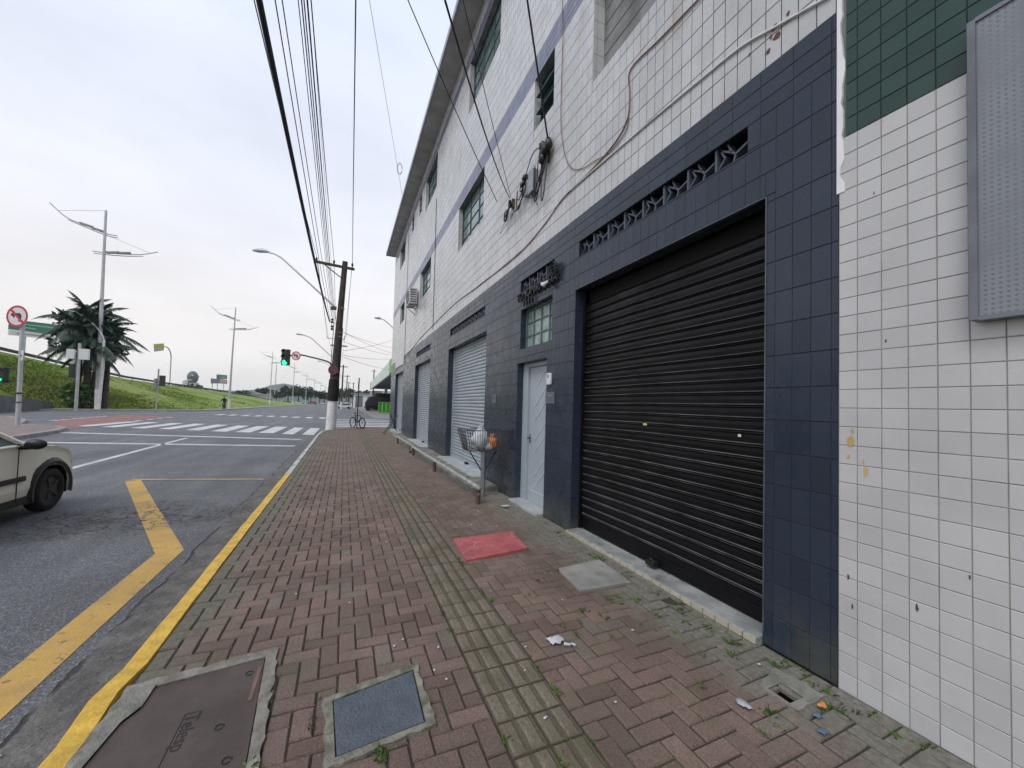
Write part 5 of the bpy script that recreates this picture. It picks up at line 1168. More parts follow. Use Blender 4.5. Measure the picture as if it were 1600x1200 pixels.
mb = MB(); mb.tube([(-17.0, 118, 0), (-16.8, 118, 11.2)], .09, 7); mb.build('post', m_galv, p5)
mb = MB(); mb.box(-17.15, -16.75, 117.8, 118.1, 2.2, 3.2); mb.build('signal_housing', m_sigblk, p5)
# concrete wall at the far left
mb = MB(); mb.prism([(-38, 15), (-26.2, 45.0), (-28.6, 54.0), (-29.9, 59.3), (-30.6, 59.6), (-40, 58)], 2, RZ - .1, 0.05)
V = [(-24.0, 34.0), (-26.8, 47.3), (-29.6, 59.4)]; Hh = [1.95, 1.42, .68]; W2 = MB()
for i in range(2):
    a, b = V[i], V[i + 1]; W2.add([(a[0], a[1], RZ - .1), (b[0], b[1], RZ - .1), (b[0], b[1], Hh[i + 1]), (a[0], a[1], Hh[i]), (a[0] - .35, a[1] - .1, RZ - .1), (b[0] - .35, b[1] - .1, RZ - .1), (b[0] - .35, b[1] - .1, Hh[i + 1]), (a[0] - .35, a[1] - .1, Hh[i])], [(0, 1, 2, 3), (4, 7, 6, 5), (3, 2, 6, 7), (1, 5, 6, 2), (0, 3, 7, 4)])
tag(W2.build('retaining_wall', M('grey_retaining_concrete', (.10, .105, .11), .9, sc_=1.0)), 'low grey concrete retaining wall below the grass bank', 'wall')
# guard rail on the crest
gr = empty('guard_rail', (-40, 60, 7), 'dark guard rail along the crest of the grass embankment', 'guard rail')
mb = MB(); CR = [(y, z) for _, y, z in crest[1:-1]]
L1 = []
for (a, b) in zip(CR[:-1], CR[1:]):
    for k in range(4): t = k / 4; L1.append((a[0] + (b[0] - a[0]) * t, a[1] + (b[1] - a[1]) * t))
V = []
for y, z in L1: V += [(-40.1, y, z + .22), (-40.1, y, z + .62), (-40.3, y, z + .62), (-40.3, y, z + .22)]
mb.add(V, [(i * 4 + j, i * 4 + 4 + j, i * 4 + 4 + (j + 1) % 4, i * 4 + (j + 1) % 4) for i in range(len(L1) - 1) for j in range(4)]); mb.build('beam', M('dark_rail_steel', (.05, .045, .045), .8, var=.3), gr)
y = 54
while y < 200:
    for (a, b) in zip(L1[:-1], L1[1:]):
        if a[0] <= y < b[0]: z = a[1] + (b[1] - a[1]) * (y - a[0]) / (b[0] - a[0])
    mb = MB(); mb.box(-40.35, -40.2, y - .07, y + .07, z - .3, z + .45); mb.build('post', m_galv, gr); y += 5

def panel_sign(root, P, mat, name='panel', th=.15):
    a, b, c, d = map(Vector, P); n_ = (b - a).cross(d - a).normalized() * th; mb = MB(); mb.add([a, b, c, d, a - n_, b - n_, c - n_, d - n_], [(0, 1, 2, 3), (7, 6, 5, 4), (0, 4, 5, 1), (1, 5, 6, 2), (2, 6, 7, 3), (3, 7, 4, 0)]); return mb.build(name, mat, root), n_.normalized()
m_gletter = M('pale_green_lettering', (.30, .52, .44), .6); m_dletter = M('faint_grey_lettering', (.28, .28, .32), .6)
def bars(root, P, rows, mat, name='lettering'):
    a, b, c, d = map(Vector, P); n_ = (b - a).cross(d - a).normalized() * .03; mb = MB(); r2 = random.Random(len(rows))
    for (u0, u1, v0, v1) in rows:
        u = u0
        while u < u1 - .01:
            w2 = min((u1 - u), .03 + .02 * r2.random())
            q = lambda s_, t_: a.lerp(b, s_).lerp(d.lerp(c, s_), t_)
            mb.add([q(u, v0) + n_, q(u + w2 * .8, v0) + n_, q(u + w2 * .8, v1) + n_, q(u, v1) + n_], [(0, 1, 2, 3)]); u += w2
    return mb.build(name, mat, root)
g1 = empty('direction_sign', (-46, 88, 7), 'large green and white direction sign on two posts above the bank at left', 'road sign')
P = [(-46, 82.0, 11.05), (-46, 93.5, 11.9), (-46, 93.5, 13.8), (-46, 82.0, 12.55)]
g_, _ = panel_sign(g1, P, m_siggreen); bars(g1, P, [(.12, .80, .60, .72), (.22, .45, .28, .42)], m_gletter)
P = [(-46, 82.0, 10.2), (-46, 91.5, 10.95), (-46, 91.5, 11.75), (-46, 82.0, 11.0)]
panel_sign(g1, P, m_sigwhite, 'lower_panel'); bars(g1, P, [(.15, .9, .35, .6)], m_dletter)
for y in (85.6, 91.0): mb = MB(); mb.tube([(-46.3, y, 5.6), (-46.3, y, 11.2)], .14, 6); mb.build('post', m_galv, g1)
g2 = empty('yellow_sign', (-46, 138, 5), 'yellow topped sign hanging from a curved pole above the bank', 'road sign')
P = [(-46, 129.2, 14.35), (-46, 134.8, 15.4), (-46, 134.6, 16.4), (-46, 128.9, 15.4)]; panel_sign(g2, P, M('sign_yellow', (.42, .36, .05), .6), 'yellow_panel')
P = [(-46, 129.5, 13.5), (-46, 134.8, 14.5), (-46, 134.8, 15.4), (-46, 129.2, 14.35)]; panel_sign(g2, P, M('sign_grey', (.36, .34, .36), .6), 'grey_panel')
mb = MB(); mb.tube(spline([(-46.2, 140.6, 3.5), (-46.2, 140.4, 9), (-46.2, 140.3, 13.6), (-46.2, 138.8, 15.2), (-46.2, 137, 15.7), (-46.2, 134.6, 15.5)], 5), .15, 8); mb.build('curved_pole', m_galv, g2)
g3 = empty('signboard_group', (-50, 205, 4), 'green board above a blue and pink board beside the second tall lamp', 'road sign')
P = [(-50, 199.6, 10.0), (-50, 215, 10.9), (-50, 214.8, 12.7), (-50, 199.4, 12.0)]; panel_sign(g3, P, m_siggreen, 'green_panel'); bars(g3, P, [(.5, .8, .55, .7), (.3, .75, .25, .4)], m_gletter)
P = [(-50, 192.3, 7.8), (-50, 203, 8.3), (-50, 203, 10.2), (-50, 192, 9.9)]; panel_sign(g3, P, M('sign_dusty_blue', (.14, .17, .24), .6), 'blue_panel')
P = [(-50, 203, 8.3), (-50, 215.6, 8.6), (-50, 215.3, 10.6), (-50, 203, 10.2)]; panel_sign(g3, P, M('sign_dusty_pink', (.42, .22, .22), .6), 'pink_panel'); bars(g3, P, [(.1, .85, .55, .68), (.1, .85, .3, .42)], m_sigwhite)
for y in (195, 202, 211): mb = MB(); mb.tube([(-50.3, y, 2.0), (-50.3, y, 9)], .16, 6); mb.build('post', m_galv, g3)

# ================================================================ TREES
def leaves(mb, c, R3, n_, size, rr, hollow=.55):
    for _ in range(n_):
        d = Vector((rr.gauss(0, 1), rr.gauss(0, 1), rr.gauss(0, 1))).normalized(); k = hollow + (1 - hollow) * rr.random() ** .6; k *= .82 + .3 * noise.noise(d * 2.1 + Vector(c) * .07)
        p = Vector(c) + Vector((d.x * R3[0], d.y * R3[1], d.z * R3[2])) * k
        a = Vector((rr.gauss(0, 1), rr.gauss(0, 1), rr.gauss(0, .7))).normalized(); b = a.cross(Vector((rr.gauss(0, 1), rr.gauss(0, 1), rr.gauss(0, 1)))).normalized(); s_ = size * (.5 + rr.random())
        mb.add([p - a * s_, p + b * s_ * .55, p + a * s_, p - b * s_ * .55], [(0, 1, 2, 3)])
pt = empty('palm_tree', (-26.5, 61.0, 0), 'dark feathery clump of palms standing before the grass bank', 'palm tree')
rr = random.Random(8)
for x, y, h, r in ((-26.9, 61.4, 10.3, .30), (-25.9, 60.9, 9.6, .36), (-27.3, 60.6, 8.8, .24), (-25.3, 61.6, 8.6, .25), (-26.4, 60.4, 7.5, .2)):
    mb = MB(); mb.tube([(x, y, -.2), (x + .1, y, h * .5), (x + .05, y, h)], [r * 1.3, r, r * .8], 9); mb.build('trunk', m_trunk, pt)
def frond(mb, o, az, el, L, droop, rr):
    o = Vector(o); d = Vector((math.cos(az) * math.cos(el), math.sin(az) * math.cos(el), math.sin(el))); pts = []; p = o.copy(); N = 12
    for k in range(N + 1):
        pts.append(p.copy()); d = (d + Vector((0, 0, -droop / N))).normalized(); p = p + d * (L / N)
    mb.tube(pts, [.045 * (1 - k / (N + 1)) + .01 for k in range(N + 1)], 4, False)
    for k in range(1, N * 6):
        t = k / 6; i = min(int(t), N - 1); q = pts[i].lerp(pts[i + 1], t - i); tg = (pts[i + 1] - pts[i]).normalized(); sd_ = tg.cross(Vector((0, 0, 1))).normalized()
        ll = L * .19 * math.sin(math.pi * min(1, .12 + .9 * t / N)) * (.8 + .4 * rr.random())
        for s_ in (-1, 1):
            dr = (sd_ * s_ + tg * .55 + Vector((0, 0, -.45 - .5 * rr.random()))).normalized(); w2 = tg * .05
            mb.add([q - w2, q + w2, q + dr * ll + w2 * .3, q + dr * ll - w2 * .3], [(0, 1, 2, 3)])
for (x, y, h, n_, L0) in ((-27.3, 61.4, 11.6, 15, 2.9), (-26.0, 60.9, 10.9, 16, 3.3), (-27.2, 60.6, 9.8, 17, 4.2), (-25.9, 61.2, 9.0, 17, 4.6), (-26.7, 60.4, 8.0, 17, 5.0), (-26.4, 60.6, 6.9, 15, 5.0)):
    for i in range(n_):
        az = i * 2.4 + rr.random() * .6; el = rr.choice((1.15, .8, .45, .1, -.15)) + (rr.random() - .5) * .3
        mb = MB(); frond(mb, (x, y, h), az, el, L0 * (.8 + .35 * rr.random()), 1.25 + .5 * rr.random(), rr); mb.build('frond', m_leafd, pt)
mb = MB(); leaves(mb, (-26.5, 60.8, 9.2), (3.3, 2.4, 3.3), 1500, .30, rr, .1); leaves(mb, (-26.4, 60.8, 7.2), (3.9, 2.6, 1.5), 900, .28, rr, .1); mb.build('inner_foliage', m_leafd, pt)['kind'] = 'stuff'
pt.location.x -= 1.0
sh = empty('shrub', (-26.8, 59.4, 0), 'light green shrub at the foot of the palm trunks', 'shrub')
mb = MB(); rr = random.Random(5); leaves(mb, (-28.0, 60.0, 1.7), (1.7, 1.2, 1.9), 700, .22, rr, .2); mb.build('foliage', m_leafl, sh)
mb = MB(); mb.tube([(-28.0, 60, -.2), (-27.9, 60, 1.8)], .06, 5); mb.tube([(-28.0, 60, .2), (-28.5, 60, 1.6)], .04, 5); mb.build('stem', m_trunk, sh)
def far_tree(x, y, h, r, label, seed, z0=0, mat=None, n_=420):
    rr = random.Random(seed); t = empty('tree', (x, y, z0), label, 'tree', 'trees in the distance')
    mb = MB(); mb.tube([(x, y, z0 - .3), (x, y, z0 + h * .55)], [r * .07, r * .04], 6)
    for k in range(3): a = k * 2.1 + seed; mb.tube([(x, y, z0 + h * .35), (x + math.cos(a) * r * .5, y + math.sin(a) * r * .3, z0 + h * .65)], [r * .035, r * .015], 5)
    mb.build('trunk', m_trunk, t)
    mb = MB()
    for k in range(6): leaves(mb, (x + rr.uniform(-.5, .5) * r, y + rr.uniform(-.3, .3) * r, z0 + h * rr.uniform(.5, .78)), (r * .62, r * .5, h * .27), n_ // 6, r * .13, rr, .3)
    mb.build('crown', mat or m_fartree, t)
FT = [(-66, 330, 9, 7, 'first tree at the left end of the distant row'), (-56, 340, 12, 7, 'low tree left of the distant row gap'), (-49, 350, 11, 6, 'small round tree left of the darkest clump'), (-41, 350, 15, 8, 'tallest crown at the left of the darkest clump'), (-34, 352, 15.5, 8, 'broad crown in the middle of the darkest clump'), (-27, 350, 14.5, 7, 'crown at the right edge of the darkest clump'), (-20, 380, 11.5, 7, 'low tree right of the darkest clump'), (-30, 420, 14, 9, 'tree behind the gap right of the darkest clump'), (-19, 440, 14, 9, 'distant tree at the end of the avenue, left side'), (-9, 400, 13.5, 7, 'distant tree at the end of the avenue, near the timber pole'), (-3.5, 330, 14.5, 6, 'tree just left of the timber pole'), (3, 300, 13, 6, 'tree just right of the timber pole'), (9, 280, 11, 6, 'tree above the white shed roof'), (18, 300, 12, 8, 'tree behind the petrol station roof'), (-80, 330, 8, 7, 'outermost low tree at the far left of the row')]
for i, (x, y, h, r, l) in enumerate(FT): far_tree(x, y, h, r, l, i)
for i, (x, y, h, r, l) in enumerate([(-58, 165, 6.5, 6, 'bush behind the crest, left one'), (-60, 180, 7.4, 6, 'bush behind the crest, middle one'), (-62, 205, 8.2, 7, 'bush behind the crest beside the domed hoarding'), (-72, 262, 8.0, 6, 'dark bush right of the domed hoarding')]): far_tree(x, y, h, r, l, 40 + i)
# domed hoarding
dm = empty('domed_hoarding', (-70, 243, 5), 'white curved hoarding with a dark dome on top beyond the crest', 'hoarding')
mb = MB(); P = [(228 + 28 * k / 12, 9.0 + 2.2 * math.sin(math.pi * min(1, k / 12 + .12)) - 1.0 * k / 12) for k in range(13)]
mb.prism([(228, 4), (256, 4)] + [(a, b) for a, b in P[::-1]], 0, -70.4, -69.9); mb.build('board', m_sigwhite, dm)
mb = MB(); mb.prism([(233, 9.1), (244, 9.3), (244, 10.2), (241, 10.8), (233, 10.0)], 0, -69.88, -69.80); mb.build('board_picture', M('hoarding_print_grey', (.10, .10, .16), .7), dm)
mb = MB(); mb.ball((-71, 243.5, 12.2), 3.2, .7, 1.1, 1, 12, 8); mb.tube([(-71, 243.5, 5), (-71, 243.5, 12)], .8, 8); mb.build('dome', M('dome_grey', (.13, .14, .14), .7), dm)
mb = MB(); mb.box(-70.2, -69.9, 239, 249, 12.8, 13.3); mb.build('dome_band', m_sigwhite, dm)
# low roofs beyond the crest
def house(name, x0, x1, y0, y1, z0, h, wall, roof, label, cat='building', win=True):
    b = empty(name, ((x0 + x1) / 2, (y0 + y1) / 2, z0), label, cat); mb = MB(); mb.box(x0, x1, y0, y1, z0 - .2, z0 + h); mb.build('wall', wall, b)
    mb = MB(); mb.prism([(x0 - .5, z0 + h), (x1 + .5, z0 + h), ((x0 + x1) / 2, z0 + h + (x1 - x0) * .16)], 1, y0 - .5, y1 + .5); mb.build('roof', roof, b)
    if win:
        n_ = max(2, int((x1 - x0) / 4))
        for i in range(n_):
            x = x0 + (x1 - x0) * (i + .5) / n_; mb = MB(); mb.box(x - .6, x + .6, y0 - .06, y0 - .01, z0 + h * .35, z0 + h * .75); mb.build('window', m_glass, b)
m_hw = M('pale_render', (.42, .40, .38), .8); m_rf = M('faded_clay_roof', (.20, .13, .10), .85); m_rg = M('grey_sheet_roof', (.22, .23, .25), .7)
house('house', -88, -74, 300, 312, 0, 5.2, m_hw, m_rf, 'low house with faded clay roof beyond the embankment end')
house('warehouse', -72, -52, 330, 345, 0, 5.0, m_hw, m_rg, 'low grey roofed warehouse beyond the embankment end')
house('warehouse', -112, -92, 330, 350, 0, 7.2, m_hw, m_rg, 'grey roofed warehouse showing over the crest beside the second lamp')

# ================================================================ VEHICLES
def wheel(root, c, r, w_, nx, parent=None):
    c = Vector(c); nx = Vector(nx).normalized(); mb = MB(); V = []; up_ = Vector((0, 0, 1)); t = nx.cross(up_); prof = [(.58, .42), (.9, .5), (1, .36), (1, -.36), (.9, -.5), (.58, -.42)]
    N = 28
    for k in range(N):
        a = 2 * math.pi * k / N; e_ = t * math.cos(a) + up_ * math.sin(a); V += [c + e_ * r * p + nx * w_ * q for p, q in prof]
    mb.smooth = True; m_ = len(prof); mb.add(V, [(k * m_ + j, ((k + 1) % N) * m_ + j, ((k + 1) % N) * m_ + (j + 1) % m_, k * m_ + (j + 1) % m_) for k in range(N) for j in range(m_)])
    o = mb.build('wheel', m_rubber, root)
    mb = MB(); mb.tube([c + nx * w_ * .30, c + nx * w_ * .36], r * .6, 24); mb.tube([c + nx * w_ * .36, c + nx * w_ * .48], [r * .16, r * .12], 12)
    for k in range(5): a = k * 2 * math.pi / 5; e_ = t * math.cos(a) + up_ * math.sin(a); mb.obox(c + e_ * r * .34 + nx * w_ * .40, e_ * r * .24, e_.cross(nx) * r * .075, nx * w_ * .04)
    mb.build('rim', M('dark_steel_rim', (.05, .05, .055), .5, .5), o); return o
def hatchback():
    root = empty('parked_hatchback', (-4.7, 6.4, RZ), 'champagne coloured hatchback with black wheel arch trim driving past at left', 'car')
    m_body = NT('champagne_car_paint', .28, .0, .5); mt = m_body.out((.86, .83, .71)); m_body.b.inputs['Coat Weight'].default_value = .6; m_body.b.inputs['Coat Roughness'].default_value = .08
    gz = RZ; X0 = -3.90; Wd = 1.66; xc = X0 - Wd / 2
    # side profile of lower body (y, z) with wheel arch cut-outs, rear at small y
    fy, ry, ra = 7.80, 5.32, .375; wz = gz + .30
    def arch(cy):
        return [(cy - ra * math.cos(a), wz + ra * math.sin(a)) for a in [math.pi * k / 10 * 1.0 for k in range(11)]]
    lo = gz + .20
    prof = [(4.55, lo + .05)] + [(y, z) for y, z in [(ry - ra, lo)]] + arch(ry)[1:-1] + [(ry + ra, lo), (fy - ra, lo)] + arch(fy)[1:-1] + [(fy + ra, lo), (8.30, lo + .02), (8.37, gz + .42), (8.36, gz + .60), (8.31, gz + .76), (8.20, gz + .86), (7.9, gz + .95), (7.55, gz + 1.0), (7.28, gz + 1.03), (6.4, gz + 1.02), (5.4, gz + 1.02), (4.62, gz + 1.0), (4.48, gz + .8), (4.46, gz + .5)]
    sl = [(-1.0, .0, .30, .93), (-.985, .0, .16, .965), (-.90, .0, .07, .985), (-.6, .0, .0, 1.0), (0, .0, -.03, 1.012), (.6, 0, .0, 1.0), (.90, 0, .07, .985), (.985, 0, .16, .965), (1.0, 0, .30, .93)]
    mb = MB(); mb.smooth = True; V = []; n_ = len(prof)
    for f, _, fr, zs_ in sl:
        x = xc + f * Wd / 2
        for y, z in prof:
            yy = y - fr * max(0, (y - 8.12)) / .25 * .55 if y > 8.12 else (y + fr * (4.9 - y) / .45 if y < 4.9 else y)
            zz = z if z < gz + .62 else gz + .62 + (z - gz - .62) * (zs_ - .5) * 2 if abs(f) > .7 else z
            V.append((x + (0.04 * (1 if f < 0 else -1) if z > gz + .7 and abs(f) == 1 else 0) + (.03 * (1 if f < 0 else -1) if z < gz + .32 and abs(f) == 1 else 0), yy, zz))
    mb.add(V, [(i * n_ + j, i * n_ + (j + 1) % n_, (i + 1) * n_ + (j + 1) % n_, (i + 1) * n_ + j) for i in range(len(sl) - 1) for j in range(n_)])
    mb.smooth = False; mb.add(V[-n_:], [tuple(range(n_))]); mb.add(V[:n_], [tuple(range(n_))])
    for fi, f in enumerate(mb.f):
        if len(f) == 4 and all(any((mb.v[k][1] - cy) ** 2 + (mb.v[k][2] - wz) ** 2 < (ra * 1.02) ** 2 for cy in (fy, ry)) for k in f): mb.m[fi] = 1
    mb.build('body', [mt, m_pit], root)
    # cabin
    def ringc(y, z, hw, dz=0): return [(xc - hw, y, z), (xc + hw, y, z)]
    cab_ = [(7.34, 1.01, .70), (6.55, 1.44, .55), (6.1, 1.49, .54), (5.2, 1.48, .53), (4.72, 1.30, .54), (4.52, 1.0, .62)]
    mb = MB(); V = []
    for y, z, hw in cab_: V += [(xc - hw, y, gz + z), (xc - hw * .6, y, gz + z + .02), (xc + hw * .6, y, gz + z + .02), (xc + hw, y, gz + z)]
    mb.smooth = True; mb.add(V[4:16], [(i * 4 + j, i * 4 + 4 + j, i * 4 + 5 + j, i * 4 + 1 + j) for i in range(2) for j in range(3)]); mb.smooth = False
    for s_ in (-1, 1):   # pillars
        for (a, b, t) in (((7.34, 1.0, .745), (6.55, 1.45, .555), .035), ((6.28, 1.0, .76), (6.2, 1.46, .555), .03), ((5.1, 1.0, .76), (5.15, 1.46, .55), .04), ((4.55, 1.0, .70), (4.9, 1.42, .55), .06)):
            A = Vector((xc + s_ * a[2], a[0], gz + a[1])); B = Vector((xc + s_ * b[2], b[0], gz + b[1])); mb.tube([A, B], t, 6)
        mb.tube([(xc + s_ * .555, 6.55, gz + 1.45), (xc + s_ * .55, 5.9, gz + 1.485), (xc + s_ * .55, 4.9, gz + 1.45)], .03, 6)
    mb.build('roof', mt, root)
    mb = MB()
    for s_ in (-1, 1):
        mb.quad((xc + s_ * .735, 7.30, gz + 1.02), (xc + s_ * .745, 4.6, gz + 1.02), (xc + s_ * .55, 4.95, gz + 1.43), (xc + s_ * .555, 6.57, gz + 1.44))
    mb.build('side_glass', m_carglass, root)
    mb = MB(); mb.quad((xc - .70, 7.34, gz + 1.015), (xc + .70, 7.34, gz + 1.015), (xc + .55, 6.55, gz + 1.45), (xc - .55, 6.55, gz + 1.45)); mb.build('windscreen', m_carglass, root)
    mb = MB(); mb.quad((xc - .64, 4.52, gz + 1.01), (xc + .64, 4.52, gz + 1.01), (xc + .53, 4.74, gz + 1.42), (xc - .53, 4.74, gz + 1.42)); mb.build('rear_window', m_carglass, root)
    for cy in (fy, ry):
        mb = MB()
        for s_ in (-1, 1):
            V = []; x = xc + s_ * (Wd / 2 + .012)
            for k in range(17):
                a = math.pi * (k / 16 * 1.16 - .08); V += [(x, cy - .375 * math.cos(a), wz + .375 * math.sin(a)), (x + s_ * .012, cy - .43 * math.cos(a), wz + .42 * math.sin(a)), (x - s_ * .03, cy - .47 * math.cos(a), wz + .47 * math.sin(a))]
            mb.add(V, [(i * 3 + j, i * 3 + 3 + j, i * 3 + 4 + j, i * 3 + 1 + j) for i in range(16) for j in range(2)])
        mb.smooth = True; mb.build('wheel_arch_trim', m_black, root)
        mb = MB(); mb.box(xc - .62, xc + .62, cy - .36, cy + .36, gz + .22, wz + .34); mb.build('wheel_well', m_pit, root)
        for s_ in (-1, 1): wheel(root, (xc + s_ * (Wd / 2 - .085), cy, gz + .305), .305, .18, (s_, 0, 0))
    for s_ in (-1, 1):
        mb = MB(); x = xc + s_ * (Wd / 2 + .004); mb.obox((x, 6.45, gz + .56), (.014, 0, 0), (0, .80, 0), (0, 0, .032)); mb.build('rub_strip', m_black, root)
        mb = MB(); mb.obox((x - s_ * .02, 6.56, gz + .26), (.02, 0, 0), (0, .87, 0), (0, 0, .05)); mb.build('sill_trim', m_black, root)
        mb = MB(); mb.smooth = True; mb.ball((x + s_ * .11, 7.20, gz + 1.02), .10, 1.15, .62, .72, 12, 8); mb.obox((x - s_ * .01, 7.22, gz + .985), (.07, 0, 0), (0, .04, 0), (0, 0, .035)); mb.build('wing_mirror', m_black, root)
        mb = MB()
        for y in (7.12, 6.2):
            mb.obox((x - s_ * .001, y, gz + .62), (.0035, 0, 0), (0, .004, 0), (0, 0, .36))
        mb.build('door_seam', m_pit, root)
        mb = MB(); mb.obox((x + s_ * .01, 6.36, gz + .84), (.012, 0, 0), (0, .08, 0), (0, 0, .018)); mb.build('door_handle', m_black, root)
        mb = MB(); mb.obox((xc + s_ * .58, 8.26, gz + .64), (.16, -.04 * s_, 0), (0, .05, 0), (0, 0, .075)); mb.build('headlight', M('headlamp_glass', (.5, .52, .55), .1), root, bevel=.02)
    mb = MB(); mb.box(xc - .70, xc + .70, 8.26, 8.41, gz + .24, gz + .44); mb.build('front_bumper', m_black, root, bevel=.04)
    mb = MB(); mb.box(xc - .74, xc + .74, 4.36, 4.56, gz + .24, gz + .50); mb.build('rear_bumper', m_black, root, bevel=.04)
    mb = MB(); mb.box(xc - .7, xc + .7, 4.7, 8.3, gz + .2, gz + .3); mb.build('underbody', m_pit, root)
    return root
m_carglass = NT('car_glass', .04); m_carglass.b.inputs['Transmission Weight'].default_value = 0; m_carglass = m_carglass.out((.035, .075, .075))
hb = hatchback(); hb.location.y += .12
def far_car(c, label, x, y, rz=0, van=False, s=1.0, z=None):
    m_c = M('car_paint_' + c, {'white': (.55, .55, .56), 'red': (.30, .03, .03), 'teal': (.08, .28, .30), 'grey': (.14, .15, .17), 'silver': (.36, .38, .40), 'black': (.02, .02, .022)}[c], .35)
    root = empty('car', (0, 0, 0), label, 'van' if van else 'car', 'cars in the distance'); h = 2.1 if van else 1.45
    mb = MB(); mb.prism([(-2.1, .3), (2.1, .3), (2.15, .7), (1.9, .85), (1.1, .95), (-1.9, .98), (-2.15, .7)], 0, -.82, .82); mb.build('body', m_c, root, bevel=.08)
    mb = MB(); mb.prism([(1.05, .93), (.35, h - .03), (-1.5 if not van else -2.0, h), (-1.95 if not van else -2.1, .95)], 0, -.70, .70); mb.build('cabin', m_c if van else m_carglass, root, bevel=.06)
    mb = MB(); mb.box(-.62, .62, -1.45, .3, h - .02, h + .015); mb.build('roof', m_c, root)
    for sx in (-1, 1):
        for yy in (-1.35, 1.35): mb = MB(); mb.tube([(sx * .62, yy, .31), (sx * .84, yy, .31)], .31, 14); mb.build('wheel', m_rubber, root)
    for sx in (-1, 1): mb = MB(); mb.box(sx * .6 - .15, sx * .6 + .15, -2.19, -2.1, .62, .8); mb.build('tail_light', m_sigred, root)
    return placed(root, (x, y, RZ if z is None else z), rz, s)
far_car('white', 'white parked car just right of the timber pole', .0, 118, 1.35)
far_car('silver', 'silver car far down the avenue left of the timber pole', -7.5, 230)
far_car('white', 'white car leftmost of the far row behind the grass', -45, 325, 1.5)
far_car('grey', 'grey car second from left in the far row', -37, 318, 1.5)
far_car('white', 'white car in the middle of the far row', -31, 322, 1.5)
far_car('teal', 'teal van in the far row', -24.6, 305, 1.5, True, 1.2)
far_car('red', 'red car right of the teal van', -19.6, 290, 1.5, False, 1.3)
far_car('white', 'white car at the right end of the far row', -14, 310, 1.5)
far_car('red', 'small red car in the middle of the far row', -41, 330, 1.5)

# bicycles
def bicycle(label, loc, rz, s=1.0, lean=0):
    b = empty('bicycle', (0, 0, 0), label, 'bicycle'); r = .32
    for y, nme in ((-.52, 'rear_wheel'), (.54, 'front_wheel')):
        mb = MB(); mb.tube([(0, y + r * math.cos(a), r + r * math.sin(a)) for a in [2 * math.pi * k / 28 for k in range(29)]], .034, 6, False); o = mb.build('wheel', m_rubber, b)
        mb = MB()
        for k in range(14): a = 2 * math.pi * k / 14; mb.tube([(0, y, r), (0, y + r * .95 * math.cos(a), r + r * .95 * math.sin(a))], .0022, 3, False)
        mb.tube([(-.04, y, r), (.04, y, r)], .022, 8); mb.build('spokes', m_metal, o)
    F = {'bb': (0, -.08, .29), 'seat': (0, -.22, .78), 'head': (0, .36, .80), 'hl': (0, .41, .62), 'rear': (0, -.52, .32), 'front': (0, .54, .32)}
    mb = MB()
    for a, c, t in (('bb', 'seat', .026), ('seat', 'head', .026), ('bb', 'hl', .030), ('head', 'hl', .02), ('hl', 'front', .014), ('bb', 'rear', .012), ('seat', 'rear', .01)): mb.tube([F[a], F[c]], t, 6)
    mb.build('frame', m_black, b)
    mb = MB(); mb.tube([F['head'], (0, .33, .98)], .014, 6); mb.tube([(-.29, .20, 1.0), (-.2, .33, 1.0), (.2, .33, 1.0), (.29, .20, 1.0)], .013, 6); mb.build('handlebar', m_metal, b)
    mb = MB(); mb.tube([F['seat'], (0, -.25, .90)], .013, 6); mb.smooth = True; mb.ball((0, -.27, .92), .12, .62, 1.1, .3, 10, 6); mb.build('saddle', m_black, b)
    mb = MB(); mb.tube([(-.02, -.08, .29), (.02, -.08, .29)], .09, 14); mb.tube([(.06, -.08, .29), (.06, .02, .17)], .01, 5); mb.tube([(-.06, -.08, .29), (-.06, -.18, .41)], .01, 5); mb.box(.05, .15, -.01, .06, .155, .18); mb.box(-.15, -.05, -.22, -.15, .40, .425); mb.build('crankset', m_metal, b)
    mb = MB(); mb.box(-.06, .06, -.85, -.30, .70, .715); mb.tube([(.04, -.8, .7), (.02, -.54, .34)], .007, 4); mb.tube([(-.04, -.8, .7), (-.02, -.54, .34)], .007, 4); mb.build('luggage_rack', m_metal, b)
    b.rotation_euler = (0, lean, rz); b.location = loc; b.scale = (s, s, s); return b
bicycle('black bicycle parked against a thin post at the street corner', (.82, 26.45, .0), R(-180 + 30), 1.0, .04)
tp = empty('thin_post', (.80, 26.75, 0), 'thin dark post behind the parked bicycle', 'post')
mb = MB(); mb.tube([(.80, 26.75, -.05), (.83, 26.72, 3.2)], .035, 8); mb.build('shaft', m_wood, tp)
mb = MB(); mb.tube([(.80, 26.75, 2.5), (.83, 26.72, 3.2)], .045, 8); mb.build('pale_sleeve', m_metal, tp)
fr = empty('folding_rack', (2.35, 20.6, 0), 'folded black metal rack leaning by the farthest shutter', 'rack')
mb = MB()
for y in (20.9, 21.5): mb.tube([(1.95, y, 0), (2.62, y, 1.0)], .018, 5); mb.tube([(2.62, y + .02, 0.1), (2.25, y + .02, 1.05)], .014, 5)
for k in range(6): t = k / 5; mb.tube([(2.1 + .5 * t, 20.9, .2 + .8 * t), (2.1 + .5 * t, 21.5, .2 + .8 * t)], .012, 5)
mb.build('tube_frame', m_black, fr)

